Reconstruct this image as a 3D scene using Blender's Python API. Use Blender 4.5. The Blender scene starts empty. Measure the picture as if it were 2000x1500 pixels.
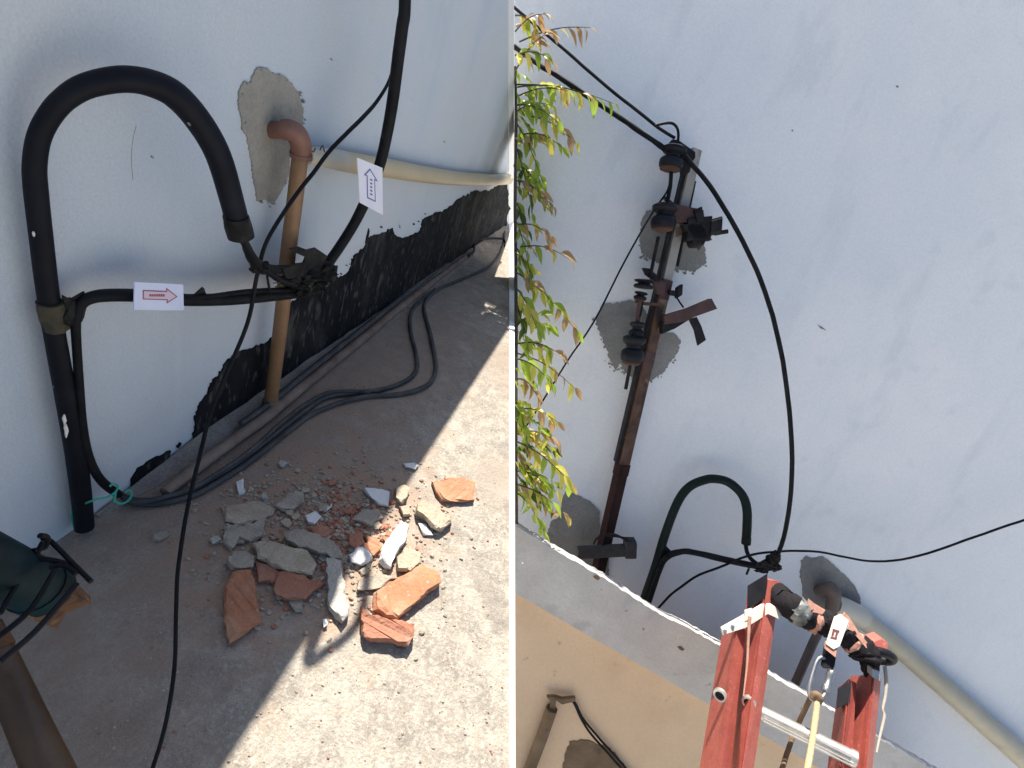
import bpy, bmesh, math, random
from mathutils import Vector as V, Matrix, noise
from mathutils.geometry import tessellate_polygon

random.seed(7)
scn = bpy.context.scene
col = scn.collection

# ------------------------------------------------------------------ camera, sky, sun, exposure
F = 937.0                                   # focal length in photograph pixels (2000 x 1500)
UL = V((649, 1522, 937)).normalized()       # left court: up, in camera axes
HL = V((233, 478, -937)); HL = (HL - UL * HL.dot(UL)).normalized()   # along its wall
NL = HL.cross(UL).normalized()              # out of its wall
CAM = V((0.632, 0.0, 0.90))                 # camera above the left court (wall X=0, floor Z=0)


def c2w(v):
    return V((NL.dot(v), HL.dot(v), UL.dot(v)))


cam = bpy.data.cameras.new('camera')
cam.sensor_width = 36.0
cam.lens = 36.0 * F / 2000.0
cam.clip_start = 0.02
cam.clip_end = 2000
co = bpy.data.objects.new('camera', cam)
col.objects.link(co)
cx, cy, cz = c2w(V((1, 0, 0))), c2w(V((0, 1, 0))), c2w(V((0, 0, 1)))
co.matrix_world = Matrix(((cx.x, cy.x, cz.x, CAM.x), (cx.y, cy.y, cz.y, CAM.y), (cx.z, cy.z, cz.z, CAM.z), (0, 0, 0, 1)))
scn.camera = co

SUN = c2w(V((0.135, 1.0, 0.03))).normalized()
elev = math.asin(SUN.z)
azim = math.atan2(SUN.x, SUN.y)
w = bpy.data.worlds.new('World')
scn.world = w
w.use_nodes = True
nt = w.node_tree
sky = nt.nodes.new('ShaderNodeTexSky')
sky.sky_type = 'NISHITA'
sky.sun_disc = False
sky.sun_elevation = elev
sky.sun_rotation = azim
sky.air_density = 1.0
sky.dust_density = 1.5
bg = nt.nodes['Background']
bg.inputs[1].default_value = 0.08
nt.links.new(sky.outputs[0], bg.inputs[0])
sl = bpy.data.lights.new('sun', 'SUN')
sl.energy = 5.0
sl.angle = math.radians(0.55)
sl.color = (1.0, 0.94, 0.84)
so = bpy.data.objects.new('sun', sl)
col.objects.link(so)
so.rotation_euler = SUN.to_track_quat('Z', 'Y').to_euler()
so.location = (0, 0, 8)
scn.view_settings.view_transform = 'Standard'
scn.view_settings.look = 'None'
scn.view_settings.gamma = 1.0
scn.view_settings.use_curve_mapping = False
scn.view_settings.exposure = 1.1
scn.cycles.use_denoising = True
scn.cycles.max_bounces = 6


# ------------------------------------------------------------------ survey helpers
def ray(px, py):
    return c2w(V((px - 1000.0, 750.0 - py, -F)))


def depth(p):
    return -(p - CAM).dot(cz)


def LW(px, py, off=0.0):                    # point on the left wall plane, off metres out of it
    r = ray(px, py)
    return CAM + r * ((off - CAM.x) / r.x)


def LF(px, py, z=0.0):                      # point on the left floor, z metres above it
    r = ray(px, py)
    return CAM + r * ((z - CAM.z) / r.z)


def L(px, py, f=1.0):                       # nearest surface of the left court, f = share of the way
    r = ray(px, py)
    ts = []
    if r.x < -1e-6:
        ts.append(-CAM.x / r.x)
    if r.z < -1e-6:
        ts.append(-CAM.z / r.z)
    return CAM + r * (min(ts) * f)


RN = c2w(V((0, -0.15, 0.98869)))            # right facade: out of its wall
RU = c2w(V((0, 0.98869, 0.15)))             # up along it
RX = c2w(V((1, 0, 0)))                      # along it
RD = 2.7
R0 = CAM - RN * RD


def R(px, py, off=0.0):                     # point on the right facade, off metres out of it
    r = ray(px, py)
    return CAM + r * ((off - RD) / r.dot(RN))


def rad(p, wpx):
    return 0.5 * wpx * depth(p) / F


# ------------------------------------------------------------------ materials
MATS = {}


def mat(name, c1, c2=None, scale=8.0, rough=0.7, bump=0.0, bscale=None, stretch=(1, 1, 1), metal=0.0,
        lo=0.35, hi=0.65, spot=None, spec=0.5, grain=None, detail=6.0, translucent=0.0, coat=0.0):
    m = bpy.data.materials.new(name)
    m.use_nodes = True
    t = m.node_tree
    N, K = t.nodes, t.links
    b = N['Principled BSDF']
    b.inputs['Roughness'].default_value = rough
    b.inputs['Metallic'].default_value = metal
    b.inputs['Specular IOR Level'].default_value = 0.1 if max(c1) < 0.031 else spec
    tc = N.new('ShaderNodeTexCoord')
    mp = N.new('ShaderNodeMapping')
    mp.inputs['Scale'].default_value = stretch
    K.new(tc.outputs['Object'], mp.inputs[0])
    last = None
    c2 = c2 or tuple(x * 0.8 for x in c1)
    nz = N.new('ShaderNodeTexNoise')
    nz.inputs['Scale'].default_value = scale
    nz.inputs['Detail'].default_value = detail
    nz.inputs['Roughness'].default_value = 0.6
    K.new(mp.outputs[0], nz.inputs['Vector'])
    rp = N.new('ShaderNodeValToRGB')
    rp.color_ramp.elements[0].position = lo
    rp.color_ramp.elements[1].position = hi
    rp.color_ramp.elements[0].color = (*c1, 1)
    rp.color_ramp.elements[1].color = (*c2, 1)
    K.new(nz.outputs[0], rp.inputs[0])
    last = rp.outputs[0]

    def mixin(last, scl, thr, wid, colr, strength=1.0, dt=4.0, off=0.0, st=None):
        n2 = N.new('ShaderNodeTexNoise')
        n2.noise_dimensions = '4D'
        n2.inputs['W'].default_value = off
        n2.inputs['Scale'].default_value = scl
        n2.inputs['Detail'].default_value = dt
        if st:
            mp2 = N.new('ShaderNodeMapping')
            mp2.inputs['Scale'].default_value = st
            K.new(tc.outputs['Object'], mp2.inputs[0])
            K.new(mp2.outputs[0], n2.inputs['Vector'])
        else:
            K.new(mp.outputs[0], n2.inputs['Vector'])
        mr = N.new('ShaderNodeMapRange')
        mr.inputs[1].default_value = thr
        mr.inputs[2].default_value = thr + wid
        mr.inputs[4].default_value = strength
        K.new(n2.outputs[0], mr.inputs[0])
        mx = N.new('ShaderNodeMix')
        mx.data_type = 'RGBA'
        K.new(mr.outputs[0], mx.inputs[0])
        K.new(last, mx.inputs[6])
        mx.inputs[7].default_value = (*colr, 1)
        return mx.outputs[2]
    for i, s in enumerate(spot or []):
        last = mixin(last, *s[:4], *(s[4:5] or (1.0,)), off=3.1 * i + 1.7, st=(s[5] if len(s) > 5 else None))
    if grain:
        n3 = N.new('ShaderNodeTexNoise')
        n3.inputs['Scale'].default_value = grain[0]
        n3.inputs['Detail'].default_value = 3
        K.new(tc.outputs['Object'], n3.inputs['Vector'])
        mr = N.new('ShaderNodeMapRange')
        mr.inputs[1].default_value = 0.3
        mr.inputs[2].default_value = 0.7
        mr.inputs[3].default_value = 1 - grain[1]
        mr.inputs[4].default_value = 1 + grain[1]
        K.new(n3.outputs[0], mr.inputs[0])
        mx = N.new('ShaderNodeMix')
        mx.data_type = 'RGBA'
        mx.blend_type = 'MULTIPLY'
        mx.inputs[0].default_value = 1
        K.new(last, mx.inputs[6])
        K.new(mr.outputs[0], mx.inputs[7])
        last = mx.outputs[2]
    K.new(last, b.inputs['Base Color'])
    if bump:
        n4 = N.new('ShaderNodeTexNoise')
        n4.inputs['Scale'].default_value = bscale or scale * 4
        n4.inputs['Detail'].default_value = 5
        K.new(mp.outputs[0], n4.inputs['Vector'])
        bp = N.new('ShaderNodeBump')
        bp.inputs['Strength'].default_value = min(1.0, bump)
        bp.inputs['Distance'].default_value = 0.004
        K.new(n4.outputs[0], bp.inputs['Height'])
        K.new(bp.outputs[0], b.inputs['Normal'])
    if translucent:
        tr = N.new('ShaderNodeBsdfTranslucent')
        K.new(last, tr.inputs[0])
        ms = N.new('ShaderNodeMixShader')
        ms.inputs[0].default_value = translucent
        K.new(b.outputs[0], ms.inputs[1])
        K.new(tr.outputs[0], ms.inputs[2])
        K.new(ms.outputs[0], N['Material Output'].inputs[0])
    MATS[name] = m
    return m


M_wall_l = mat('wall_paint_left', (0.50, 0.56, 0.625), (0.56, 0.595, 0.635), 2.2, 0.85, 0.28, 130, stretch=(1, 1, 1.0),
               spot=[(9, 0.66, 0.08, (0.40, 0.45, 0.50), 0.35), (75, 0.70, 0.05, (0.36, 0.40, 0.44), 0.5), (1.6, 0.55, 0.10, (0.55, 0.57, 0.58), 0.6), (34, 0.60, 0.12, (0.47, 0.51, 0.55), 0.4, (1, 0.3, 1.5)),
                     (3, 0.56, 0.2, (0.44, 0.51, 0.60), 0.6, (1, 2.5, 0.5)),
                     (5, 0.58, 0.25, (0.60, 0.63, 0.66), 0.5, (1, 6, 0.35))],
               grain=(260, 0.06))
M_wall_r = mat('wall_paint_right', (0.70, 0.725, 0.76), (0.79, 0.79, 0.80), 0.8, 0.85, 0.35, 60,
               spot=[(2.2, 0.60, 0.15, (0.62, 0.66, 0.71), 0.5), (7, 0.60, 0.10, (0.60, 0.63, 0.67), 0.35), (3.2, 0.57, 0.12, (0.60, 0.62, 0.66), 0.4, (2.0, 1.0, 0.45)),
                     (1.2, 0.56, 0.25, (0.64, 0.68, 0.74), 0.45)],
               grain=(90, 0.04))
M_floor = mat('floor_screed', (0.20, 0.175, 0.148), (0.335, 0.295, 0.243), 22, 0.92, 0.8, 190,
              spot=[(5.5, 0.50, 0.18, (0.385, 0.355, 0.30), 0.55), (120, 0.48, 0.18, (0.45, 0.415, 0.35), 0.6), (40, 0.52, 0.12, (0.40, 0.37, 0.31), 0.4),
                    (48, 0.55, 0.10, (0.20, 0.185, 0.16), 0.6), (3.0, 0.50, 0.16, (0.26, 0.195, 0.15), 0.6), (1.8, 0.55, 0.10, (0.22, 0.195, 0.165), 0.5), (9, 0.60, 0.06, (0.17, 0.15, 0.13), 0.45),
                    (210, 0.64, 0.05, (0.14, 0.13, 0.12), 0.6)],
              grain=(420, 0.22))
def dust_and_shade_tint(m, blobs):
    """brick dust round given points, and a brown tint for the floor in shade"""
    t = m.node_tree
    N, K = t.nodes, t.links
    b = N['Principled BSDF']
    last = b.inputs['Base Color'].links[0].from_socket
    tc = N.new('ShaderNodeTexCoord')
    for (cxy, rx, ry, colr, st, off) in blobs:
        mp = N.new('ShaderNodeMapping')
        mp.inputs['Location'].default_value = (-cxy[0] / rx, -cxy[1] / ry, 0)
        mp.inputs['Scale'].default_value = (1 / rx, 1 / ry, 0)
        K.new(tc.outputs['Object'], mp.inputs[0])
        ln = N.new('ShaderNodeVectorMath')
        ln.operation = 'LENGTH'
        K.new(mp.outputs[0], ln.inputs[0])
        nz = N.new('ShaderNodeTexNoise')
        nz.inputs['Scale'].default_value = 17
        nz.inputs['Detail'].default_value = 6
        K.new(tc.outputs['Object'], nz.inputs['Vector'])
        ad = N.new('ShaderNodeMath')
        ad.operation = 'MULTIPLY_ADD'
        ad.inputs[1].default_value = 1.5
        K.new(nz.outputs[0], ad.inputs[0])
        K.new(ln.outputs['Value'], ad.inputs[2])
        mr = N.new('ShaderNodeMapRange')
        mr.inputs[1].default_value = 1.75
        mr.inputs[2].default_value = 0.85
        mr.inputs[3].default_value = 0
        mr.inputs[4].default_value = st
        K.new(ad.outputs[0], mr.inputs[0])
        mx = N.new('ShaderNodeMix')
        mx.data_type = 'RGBA'
        K.new(mr.outputs[0], mx.inputs[0])
        K.new(last, mx.inputs[6])
        mx.inputs[7].default_value = (*colr, 1)
        last = mx.outputs[2]
    K.new(last, b.inputs['Base Color'])


FO = V((0.5, 0, 0))
pc = LF(670, 1040) - FO
dust_and_shade_tint(M_floor, [((0.16 - 0.5, 0.9), 0.36, 1.9, (0.275, 0.195, 0.142), 0.9, 1), ((pc.x - 0.03, pc.y), 0.28, 0.34, (0.35, 0.225, 0.155), 0.85, 2), ((pc.x, pc.y), 0.09, 0.09, (0.33, 0.15, 0.095), 0.75, 3)])  # wall blob: real dust, widened as a warm tint over the shaded floor
M_ground = mat('ground_concrete', (0.44, 0.42, 0.38), (0.54, 0.51, 0.46), 0.6, 0.95)
M_tar = mat('tar_coat', (0.006, 0.007, 0.010), (0.016, 0.017, 0.020), 14, 0.9, 1.0, 60, stretch=(1, 1, 0.25),
            spot=[(24, 0.62, 0.10, (0.11, 0.10, 0.09), 0.6, (1, 1.2, 0.33)), (55, 0.57, 0.10, (0.10, 0.095, 0.088), 0.7, (1, 1.2, 0.45)), (7, 0.54, 0.16, (0.07, 0.066, 0.062), 0.7, (1, 1.2, 0.5)), (5, 0.62, 0.10, (0.15, 0.14, 0.12), 0.6, (1, 1.2, 0.5)), (120, 0.58, 0.06, (0.008, 0.009, 0.012), 0.8, (1, 1.2, 0.5))])
M_cem = mat('cement_daub', (0.25, 0.24, 0.215), (0.33, 0.315, 0.28), 9, 0.95, 0.8, 80,
            spot=[(30, 0.62, 0.08, (0.20, 0.20, 0.185), 0.6)], grain=(200, 0.10))
M_cem_r = mat('cement_daub_right', (0.175, 0.175, 0.17), (0.245, 0.24, 0.23), 5, 0.95, 1.0, 40,
              spot=[(16, 0.60, 0.1, (0.30, 0.295, 0.285), 0.5)], grain=(90, 0.12))
M_fillet = mat('fillet_mortar', (0.20, 0.165, 0.14), (0.30, 0.255, 0.215), 14, 0.95, 1.0, 90, grain=(200, 0.2))
M_pipe_blk = mat('black_enamel', (0.006, 0.007, 0.011), (0.011, 0.012, 0.017), 12, 0.5, 0.25, 60,
                 spot=[(48, 0.715, 0.02, (0.40, 0.41, 0.42), 0.9), (9, 0.60, 0.1, (0.014, 0.015, 0.021), 0.8)])
M_pipe_blk2 = mat('black_green_enamel', (0.006, 0.014, 0.013), (0.012, 0.018, 0.018), 10, 0.5, 0.15, 60)
M_rubber = mat('cable_rubber', (0.006, 0.007, 0.009), (0.014, 0.015, 0.018), 25, 0.5, 0.2, 90)
M_rubber_dusty = mat('cable_dusty', (0.028, 0.029, 0.033), (0.075, 0.072, 0.07), 18, 0.75, 0.4, 90)
M_tape = mat('insulating_tape', (0.010, 0.010, 0.011), (0.030, 0.028, 0.026), 30, 0.55, 1.0, 70)
M_tape_y = mat('old_yellow_tape', (0.055, 0.045, 0.022), (0.025, 0.022, 0.015), 40, 0.7, 0.8, 90)
M_brown = mat('brown_pvc', (0.19, 0.10, 0.048), (0.24, 0.135, 0.065), 6, 0.5, 0.1, 60, grain=(60, 0.08))
M_elbow = mat('red_brown_pvc', (0.165, 0.075, 0.055), (0.215, 0.105, 0.078), 20, 0.55, 0.2, 90)
M_brown_dusty = mat('dusty_brown_pvc', (0.15, 0.095, 0.07), (0.24, 0.18, 0.14), 14, 0.85, 0.4, 80)
M_brown_dark = mat('dark_brown_pvc', (0.085, 0.062, 0.055), (0.12, 0.09, 0.08), 10, 0.6)
M_cream = mat('cream_pvc', (0.47, 0.385, 0.24), (0.53, 0.44, 0.29), 5, 0.45, 0.1, 40, spot=[(12, 0.63, 0.1, (0.52, 0.44, 0.30), 0.5)])
M_cream_r = mat('weathered_cream_pvc', (0.42, 0.38, 0.28), (0.50, 0.45, 0.34), 5, 0.5, 0.1, 40, spot=[(9, 0.6, 0.12, (0.34, 0.31, 0.24), 0.5)])
M_white_pvc = mat('white_pvc', (0.56, 0.53, 0.45), (0.52, 0.48, 0.39), 8, 0.5)
M_paper = mat('tag_paper', (0.60, 0.66, 0.86), (0.66, 0.71, 0.88), 20, 0.7)
M_paper2 = mat('tag_paper_white', (0.72, 0.73, 0.84), (0.78, 0.78, 0.86), 20, 0.7)
M_ink_r = mat('red_ink', (0.30, 0.10, 0.14), (0.36, 0.13, 0.17), 30, 0.7)
M_ink_p = mat('pink_ink', (0.62, 0.50, 0.62), (0.66, 0.52, 0.62), 30, 0.7)
M_ink_b = mat('blue_ink', (0.12, 0.13, 0.36), (0.15, 0.16, 0.40), 30, 0.7)
M_string = mat('green_string', (0.03, 0.34, 0.26), (0.05, 0.44, 0.34), 80, 0.6)
M_teal = mat('teal_paint', (0.004, 0.008, 0.010), (0.008, 0.032, 0.041), 9, 0.5, 0.3, 60, spot=[(8, 0.60, 0.05, (0.02, 0.022, 0.022), 0.9)])
M_rust = mat('rust', (0.075, 0.032, 0.014), (0.14, 0.066, 0.028), 18, 0.9, 1.0, 90, spot=[(30, 0.60, 0.05, (0.22, 0.17, 0.11), 0.7), (40, 0.56, 0.06, (0.035, 0.018, 0.010), 0.85)])
M_rust_pipe = mat('rusty_pipe', (0.045, 0.024, 0.012), (0.085, 0.045, 0.020), 9, 0.42, 0.6, 60, spot=[(9, 0.70, 0.03, (0.45, 0.38, 0.22), 0.9)])
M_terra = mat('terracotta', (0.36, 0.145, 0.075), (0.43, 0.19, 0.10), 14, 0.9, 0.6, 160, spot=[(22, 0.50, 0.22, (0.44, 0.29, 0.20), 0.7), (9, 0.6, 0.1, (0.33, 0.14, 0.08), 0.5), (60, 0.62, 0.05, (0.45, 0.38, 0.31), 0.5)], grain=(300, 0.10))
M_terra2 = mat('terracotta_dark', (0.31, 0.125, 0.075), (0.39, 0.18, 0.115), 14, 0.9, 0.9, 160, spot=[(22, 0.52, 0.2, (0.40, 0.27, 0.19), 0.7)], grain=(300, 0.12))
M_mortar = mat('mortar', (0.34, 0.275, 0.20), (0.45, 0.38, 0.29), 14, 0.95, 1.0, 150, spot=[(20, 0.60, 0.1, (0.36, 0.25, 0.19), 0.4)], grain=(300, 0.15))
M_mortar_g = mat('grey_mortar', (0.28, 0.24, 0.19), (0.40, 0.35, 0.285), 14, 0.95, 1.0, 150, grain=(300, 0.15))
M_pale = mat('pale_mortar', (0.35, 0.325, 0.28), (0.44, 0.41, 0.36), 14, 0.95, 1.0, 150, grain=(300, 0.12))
M_plaster = mat('white_plaster', (0.66, 0.65, 0.63), (0.72, 0.71, 0.69), 14, 0.9, 0.7, 120, spot=[(18, 0.63, 0.08, (0.50, 0.48, 0.44), 0.6)], grain=(250, 0.06))
M_pole = mat('pole_paint', (0.33, 0.315, 0.29), (0.24, 0.225, 0.205), 6, 0.7, 0.4, 40, spot=[(9, 0.60, 0.06, (0.10, 0.06, 0.045), 0.8)])
M_pole_rust = mat('pole_rust', (0.05, 0.024, 0.017), (0.115, 0.062, 0.04), 10, 0.85, 0.8, 40, stretch=(1, 1, 1), spot=[(7, 0.58, 0.06, (0.03, 0.018, 0.015), 0.9), (11, 0.62, 0.05, (0.26, 0.20, 0.145), 0.6)])
M_pole_dark = mat('pole_dark', (0.020, 0.012, 0.012), (0.040, 0.020, 0.018), 10, 0.8, 0.6, 40)
M_iron = mat('black_iron', (0.012, 0.013, 0.016), (0.028, 0.026, 0.028), 14, 0.6, 0.5, 60)
M_iron_red = mat('rusted_iron', (0.045, 0.025, 0.026), (0.085, 0.04, 0.036), 14, 0.75, 0.6, 60, spot=[(30, 0.66, 0.04, (0.42, 0.25, 0.22), 0.6)])
M_ceramic = mat('dark_ceramic', (0.012, 0.013, 0.018), (0.022, 0.022, 0.028), 10, 0.3, 0.1, 40)
M_rim = mat('rust_rim', (0.05, 0.025, 0.016), (0.085, 0.042, 0.026), 20, 0.8, 0.5, 60)
M_timber = mat('old_timber', (0.030, 0.030, 0.034), (0.07, 0.062, 0.056), 12, 0.9, 0.9, 50, stretch=(1, 1, 1))
M_parapet = mat('parapet_plaster', (0.46, 0.43, 0.40), (0.56, 0.53, 0.49), 4, 0.92, 0.8, 50, spot=[(8, 0.58, 0.12, (0.37, 0.355, 0.335), 0.6), (24, 0.68, 0.05, (0.16, 0.14, 0.12), 0.7), (3, 0.56, 0.2, (0.40, 0.37, 0.35), 0.5)], grain=(120, 0.06))
M_edge = mat('chipped_edge', (0.78, 0.77, 0.74), (0.70, 0.69, 0.66), 30, 0.9, 0.5, 80)
M_beige = mat('beige_paint', (0.66, 0.47, 0.30), (0.72, 0.52, 0.34), 2.5, 0.9, 0.4, 50, spot=[(4, 0.57, 0.14, (0.60, 0.41, 0.255), 0.6, (1, 1, 1)), (14, 0.68, 0.06, (0.32, 0.21, 0.13), 0.5)], grain=(90, 0.04))
M_brown_render = mat('brown_render', (0.13, 0.085, 0.045), (0.20, 0.135, 0.08), 8, 0.95, 0.9, 50, spot=[(14, 0.60, 0.1, (0.08, 0.055, 0.035), 0.7)])
M_fibre = mat('red_fibreglass', (0.35, 0.078, 0.058), (0.41, 0.105, 0.078), 14, 0.6, 0.3, 120, spot=[(60, 0.60, 0.06, (0.50, 0.21, 0.16), 0.5), (9, 0.60, 0.08, (0.30, 0.07, 0.055), 0.6)], grain=(260, 0.14))
M_alu = mat('aluminium', (0.62, 0.60, 0.56), (0.50, 0.48, 0.44), 20, 0.38, 0.2, 60, metal=0.75)
M_alu_paint = mat('cream_metal', (0.66, 0.62, 0.54), (0.58, 0.54, 0.47), 16, 0.5, 0.2, 60, metal=0.2)
M_blackcap = mat('black_plastic', (0.010, 0.010, 0.013), (0.018, 0.018, 0.022), 10, 0.45)
M_web = mat('black_webbing', (0.012, 0.011, 0.013), (0.022, 0.019, 0.022), 60, 0.8, 0.6, 200)
M_salmon = mat('salmon_strap', (0.36, 0.175, 0.125), (0.46, 0.25, 0.185), 40, 0.75, 0.4, 150)
M_label = mat('label_cloth', (0.74, 0.62, 0.54), (0.70, 0.56, 0.47), 40, 0.75)
M_ink_k = mat('dark_red_print', (0.13, 0.04, 0.04), (0.16, 0.05, 0.05), 30, 0.7)
M_greytape = mat('grey_tape', (0.06, 0.065, 0.062), (0.22, 0.23, 0.22), 26, 0.45, 1.0, 60)
M_rope = mat('tan_rope', (0.50, 0.36, 0.20), (0.58, 0.43, 0.25), 90, 0.9, 0.8, 200)
M_rope_shade = mat('shaded_tan_rope', (0.16, 0.10, 0.055), (0.22, 0.15, 0.085), 90, 0.9, 0.8, 200)  # darker copy of the tan rope, shade put into its colour
M_steel = mat('steel_link', (0.40, 0.41, 0.41), (0.30, 0.31, 0.31), 20, 0.35, 0.1, 60, metal=0.85)
M_cord = mat('pale_cord', (0.40, 0.36, 0.30), (0.34, 0.30, 0.25), 60, 0.9)
M_bark = mat('twig_bark', (0.055, 0.045, 0.035), (0.09, 0.075, 0.055), 30, 0.9, 0.8, 90)
M_leaf_g = mat('leaf_green', (0.27, 0.40, 0.04), (0.40, 0.50, 0.07), 30, 0.3, translucent=0.5)
M_leaf_d = mat('leaf_dark_green', (0.06, 0.12, 0.02), (0.12, 0.19, 0.03), 30, 0.4, translucent=0.4)
M_leaf_y = mat('leaf_yellow', (0.60, 0.56, 0.08), (0.70, 0.62, 0.15), 30, 0.3, translucent=0.45)
M_leaf_b = mat('leaf_bronze', (0.42, 0.26, 0.12), (0.48, 0.33, 0.17), 30, 0.5, translucent=0.4)
M_trim = mat('white_edge_paint', (0.80, 0.80, 0.79), (0.77, 0.77, 0.76), 10, 0.8)


# ------------------------------------------------------------------ mesh helpers
def thing(name, label, cat, loc, group=None):
    o = bpy.data.objects.new(name, None)
    o.empty_display_size = 0.05
    col.objects.link(o)
    o.location = loc
    o['label'] = label
    o['category'] = cat
    if group:
        o['group'] = group
    return o


def wloc(o):
    p = V(o.location)
    while o.parent:
        o = o.parent
        p += V(o.location)
    return p


def obj(name, verts, faces, m, parent=None, smooth=False, origin=None, mats=None, midx=None):
    base = wloc(parent) if parent else V((0, 0, 0))
    if parent is None and origin is None:
        zmin = min(v[2] for v in verts)
        n = len(verts)
        origin = V((sum(v[0] for v in verts) / n, sum(v[1] for v in verts) / n, zmin))
    org = origin if origin is not None else base
    me = bpy.data.meshes.new(name)
    me.from_pydata([tuple(V(v) - org) for v in verts], [], faces)
    for k in (mats or [m]):
        me.materials.append(k)
    if midx:
        me.polygons.foreach_set('material_index', midx)
    bm = bmesh.new()
    bm.from_mesh(me)
    bmesh.ops.recalc_face_normals(bm, faces=bm.faces)
    bm.to_mesh(me)
    bm.free()
    if smooth:
        me.polygons.foreach_set('use_smooth', [True] * len(me.polygons))
        if smooth is not True:
            me.set_sharp_from_angle(angle=math.radians(smooth))
    me.update()
    o = bpy.data.objects.new(name, me)
    col.objects.link(o)
    o.location = org - base if parent else org
    if parent:
        o.parent = parent
    return o


def tag(o, label, cat, group=None):
    o['label'] = label
    o['category'] = cat
    if group:
        o['group'] = group
    return o


def struct(o, label=None):
    o['kind'] = 'structure'
    if label:
        o['label'] = label
    return o


def crom(pts, rs, sub):
    if sub <= 1 or len(pts) < 3:
        return [V(p) for p in pts], list(rs)
    P, Q = [], []
    n = len(pts)
    for i in range(n - 1):
        p0, p1, p2, p3 = pts[max(i - 1, 0)], pts[i], pts[i + 1], pts[min(i + 2, n - 1)]
        for k in range(sub):
            t = k / sub
            t2, t3 = t * t, t * t * t
            P.append(0.5 * ((2 * p1) + (p2 - p0) * t + (2 * p0 - 5 * p1 + 4 * p2 - p3) * t2 + (3 * p1 - p0 - 3 * p2 + p3) * t3))
            Q.append(rs[i] * (1 - t) + rs[i + 1] * t)
    P.append(V(pts[-1]))
    Q.append(rs[-1])
    return P, Q


def tube_geo(pts, rs, n=10, sub=4, wob=0.0, sway=0.0):
    if not hasattr(rs, '__len__'):
        rs = [rs] * len(pts)
    P, Q = crom([V(p) for p in pts], rs, sub)
    if sway:
        P = [p + noise.noise_vector(p * 14.0) * sway for p in P]
    vs, fs = [], []
    ref = None
    for i, p in enumerate(P):
        d = (P[min(i + 1, len(P) - 1)] - P[max(i - 1, 0)])
        d = d.normalized() if d.length > 1e-9 else V((0, 0, 1))
        if ref is None:
            ref = d.orthogonal().normalized()
        ref = (ref - d * ref.dot(d))
        ref = ref.normalized() if ref.length > 1e-6 else d.orthogonal().normalized()
        b = d.cross(ref)
        for k in range(n):
            a = 2 * math.pi * k / n
            r = Q[i]
            if wob:
                r *= 1 + wob * noise.noise(V((p.x * 60 + k, p.y * 60, p.z * 60)))
            vs.append(p + (ref * math.cos(a) + b * math.sin(a)) * r)
    for i in range(len(P) - 1):
        for k in range(n):
            k2 = (k + 1) % n
            fs.append((i * n + k, i * n + k2, (i + 1) * n + k2, (i + 1) * n + k))
    fs.append(tuple(range(n - 1, -1, -1)))
    m = (len(P) - 1) * n
    fs.append(tuple(range(m, m + n)))
    return vs, fs


def tube(name, pts, rs, m, parent=None, n=10, sub=4, wob=0.0, sway=0.0):
    vs, fs = tube_geo(pts, rs, n, sub, wob, sway)
    return obj(name, vs, fs, m, parent, smooth=50)


def ptube(name, fn, pts, wd, m, parent=None, n=10, sub=4, wob=0.0, sway=0.0):
    """pts: (px, py, offset) surveyed on a plane; wd = width seen in photograph pixels, one or per point"""
    P = [fn(*p) for p in pts]
    C = []
    for i in range(len(P)):                 # a round bar far off the axis looks wider across: allow for it
        a, b = pts[max(i - 1, 0)], pts[min(i + 1, len(P) - 1)]
        tx, ty = b[0] - a[0], b[1] - a[1]
        tl = math.hypot(tx, ty) or 1.0
        ux, uy = pts[i][0] - 1000.0, pts[i][1] - 750.0
        ul = math.hypot(ux, uy) or 1.0
        cr = abs(-ty * ux + tx * uy) / (tl * ul)
        C.append(1.0 / math.sqrt(1 + (ul / F) ** 2 * cr * cr))
    if not hasattr(wd, '__len__'):
        r = sum(rad(p, wd) * c for p, c in zip(P, C)) / len(P)
        rs = [r] * len(P)
    else:
        rs = [rad(p, k) * c for p, k, c in zip(P, wd, C)]
    return tube(name, P, rs, m, parent, n, sub, wob, sway)


def join(geos):
    vs, fs = [], []
    for v, f in geos:
        b = len(vs)
        vs += v
        fs += [tuple(i + b for i in q) for q in f]
    return vs, fs


def prism_geo(outline, vec):
    n = len(outline)
    vs = [V(p) for p in outline] + [V(p) + vec for p in outline]
    fs = []
    for t in tessellate_polygon([[V(p) for p in outline]]):
        fs.append(tuple(t))
        fs.append(tuple(i + n for i in reversed(t)))
    for i in range(n):
        j = (i + 1) % n
        fs.append((i, j, j + n, i + n))
    return vs, fs


def prism(name, outline, vec, m, parent=None, origin=None):
    vs, fs = prism_geo(outline, vec)
    return obj(name, vs, fs, m, parent, origin=origin)


def jag(px, amp=3.0, step=8.0, seed=0):
    rnd = random.Random(seed)
    out = []
    n = len(px)
    for i in range(n):
        a, b = px[i], px[(i + 1) % n]
        d = math.hypot(b[0] - a[0], b[1] - a[1])
        k = max(1, int(d / step))
        for j in range(k):
            t = j / k
            e = amp if j else amp * 0.4
            out.append((a[0] + (b[0] - a[0]) * t + rnd.uniform(-e, e), a[1] + (b[1] - a[1]) * t + rnd.uniform(-e, e)))
    return out


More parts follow.
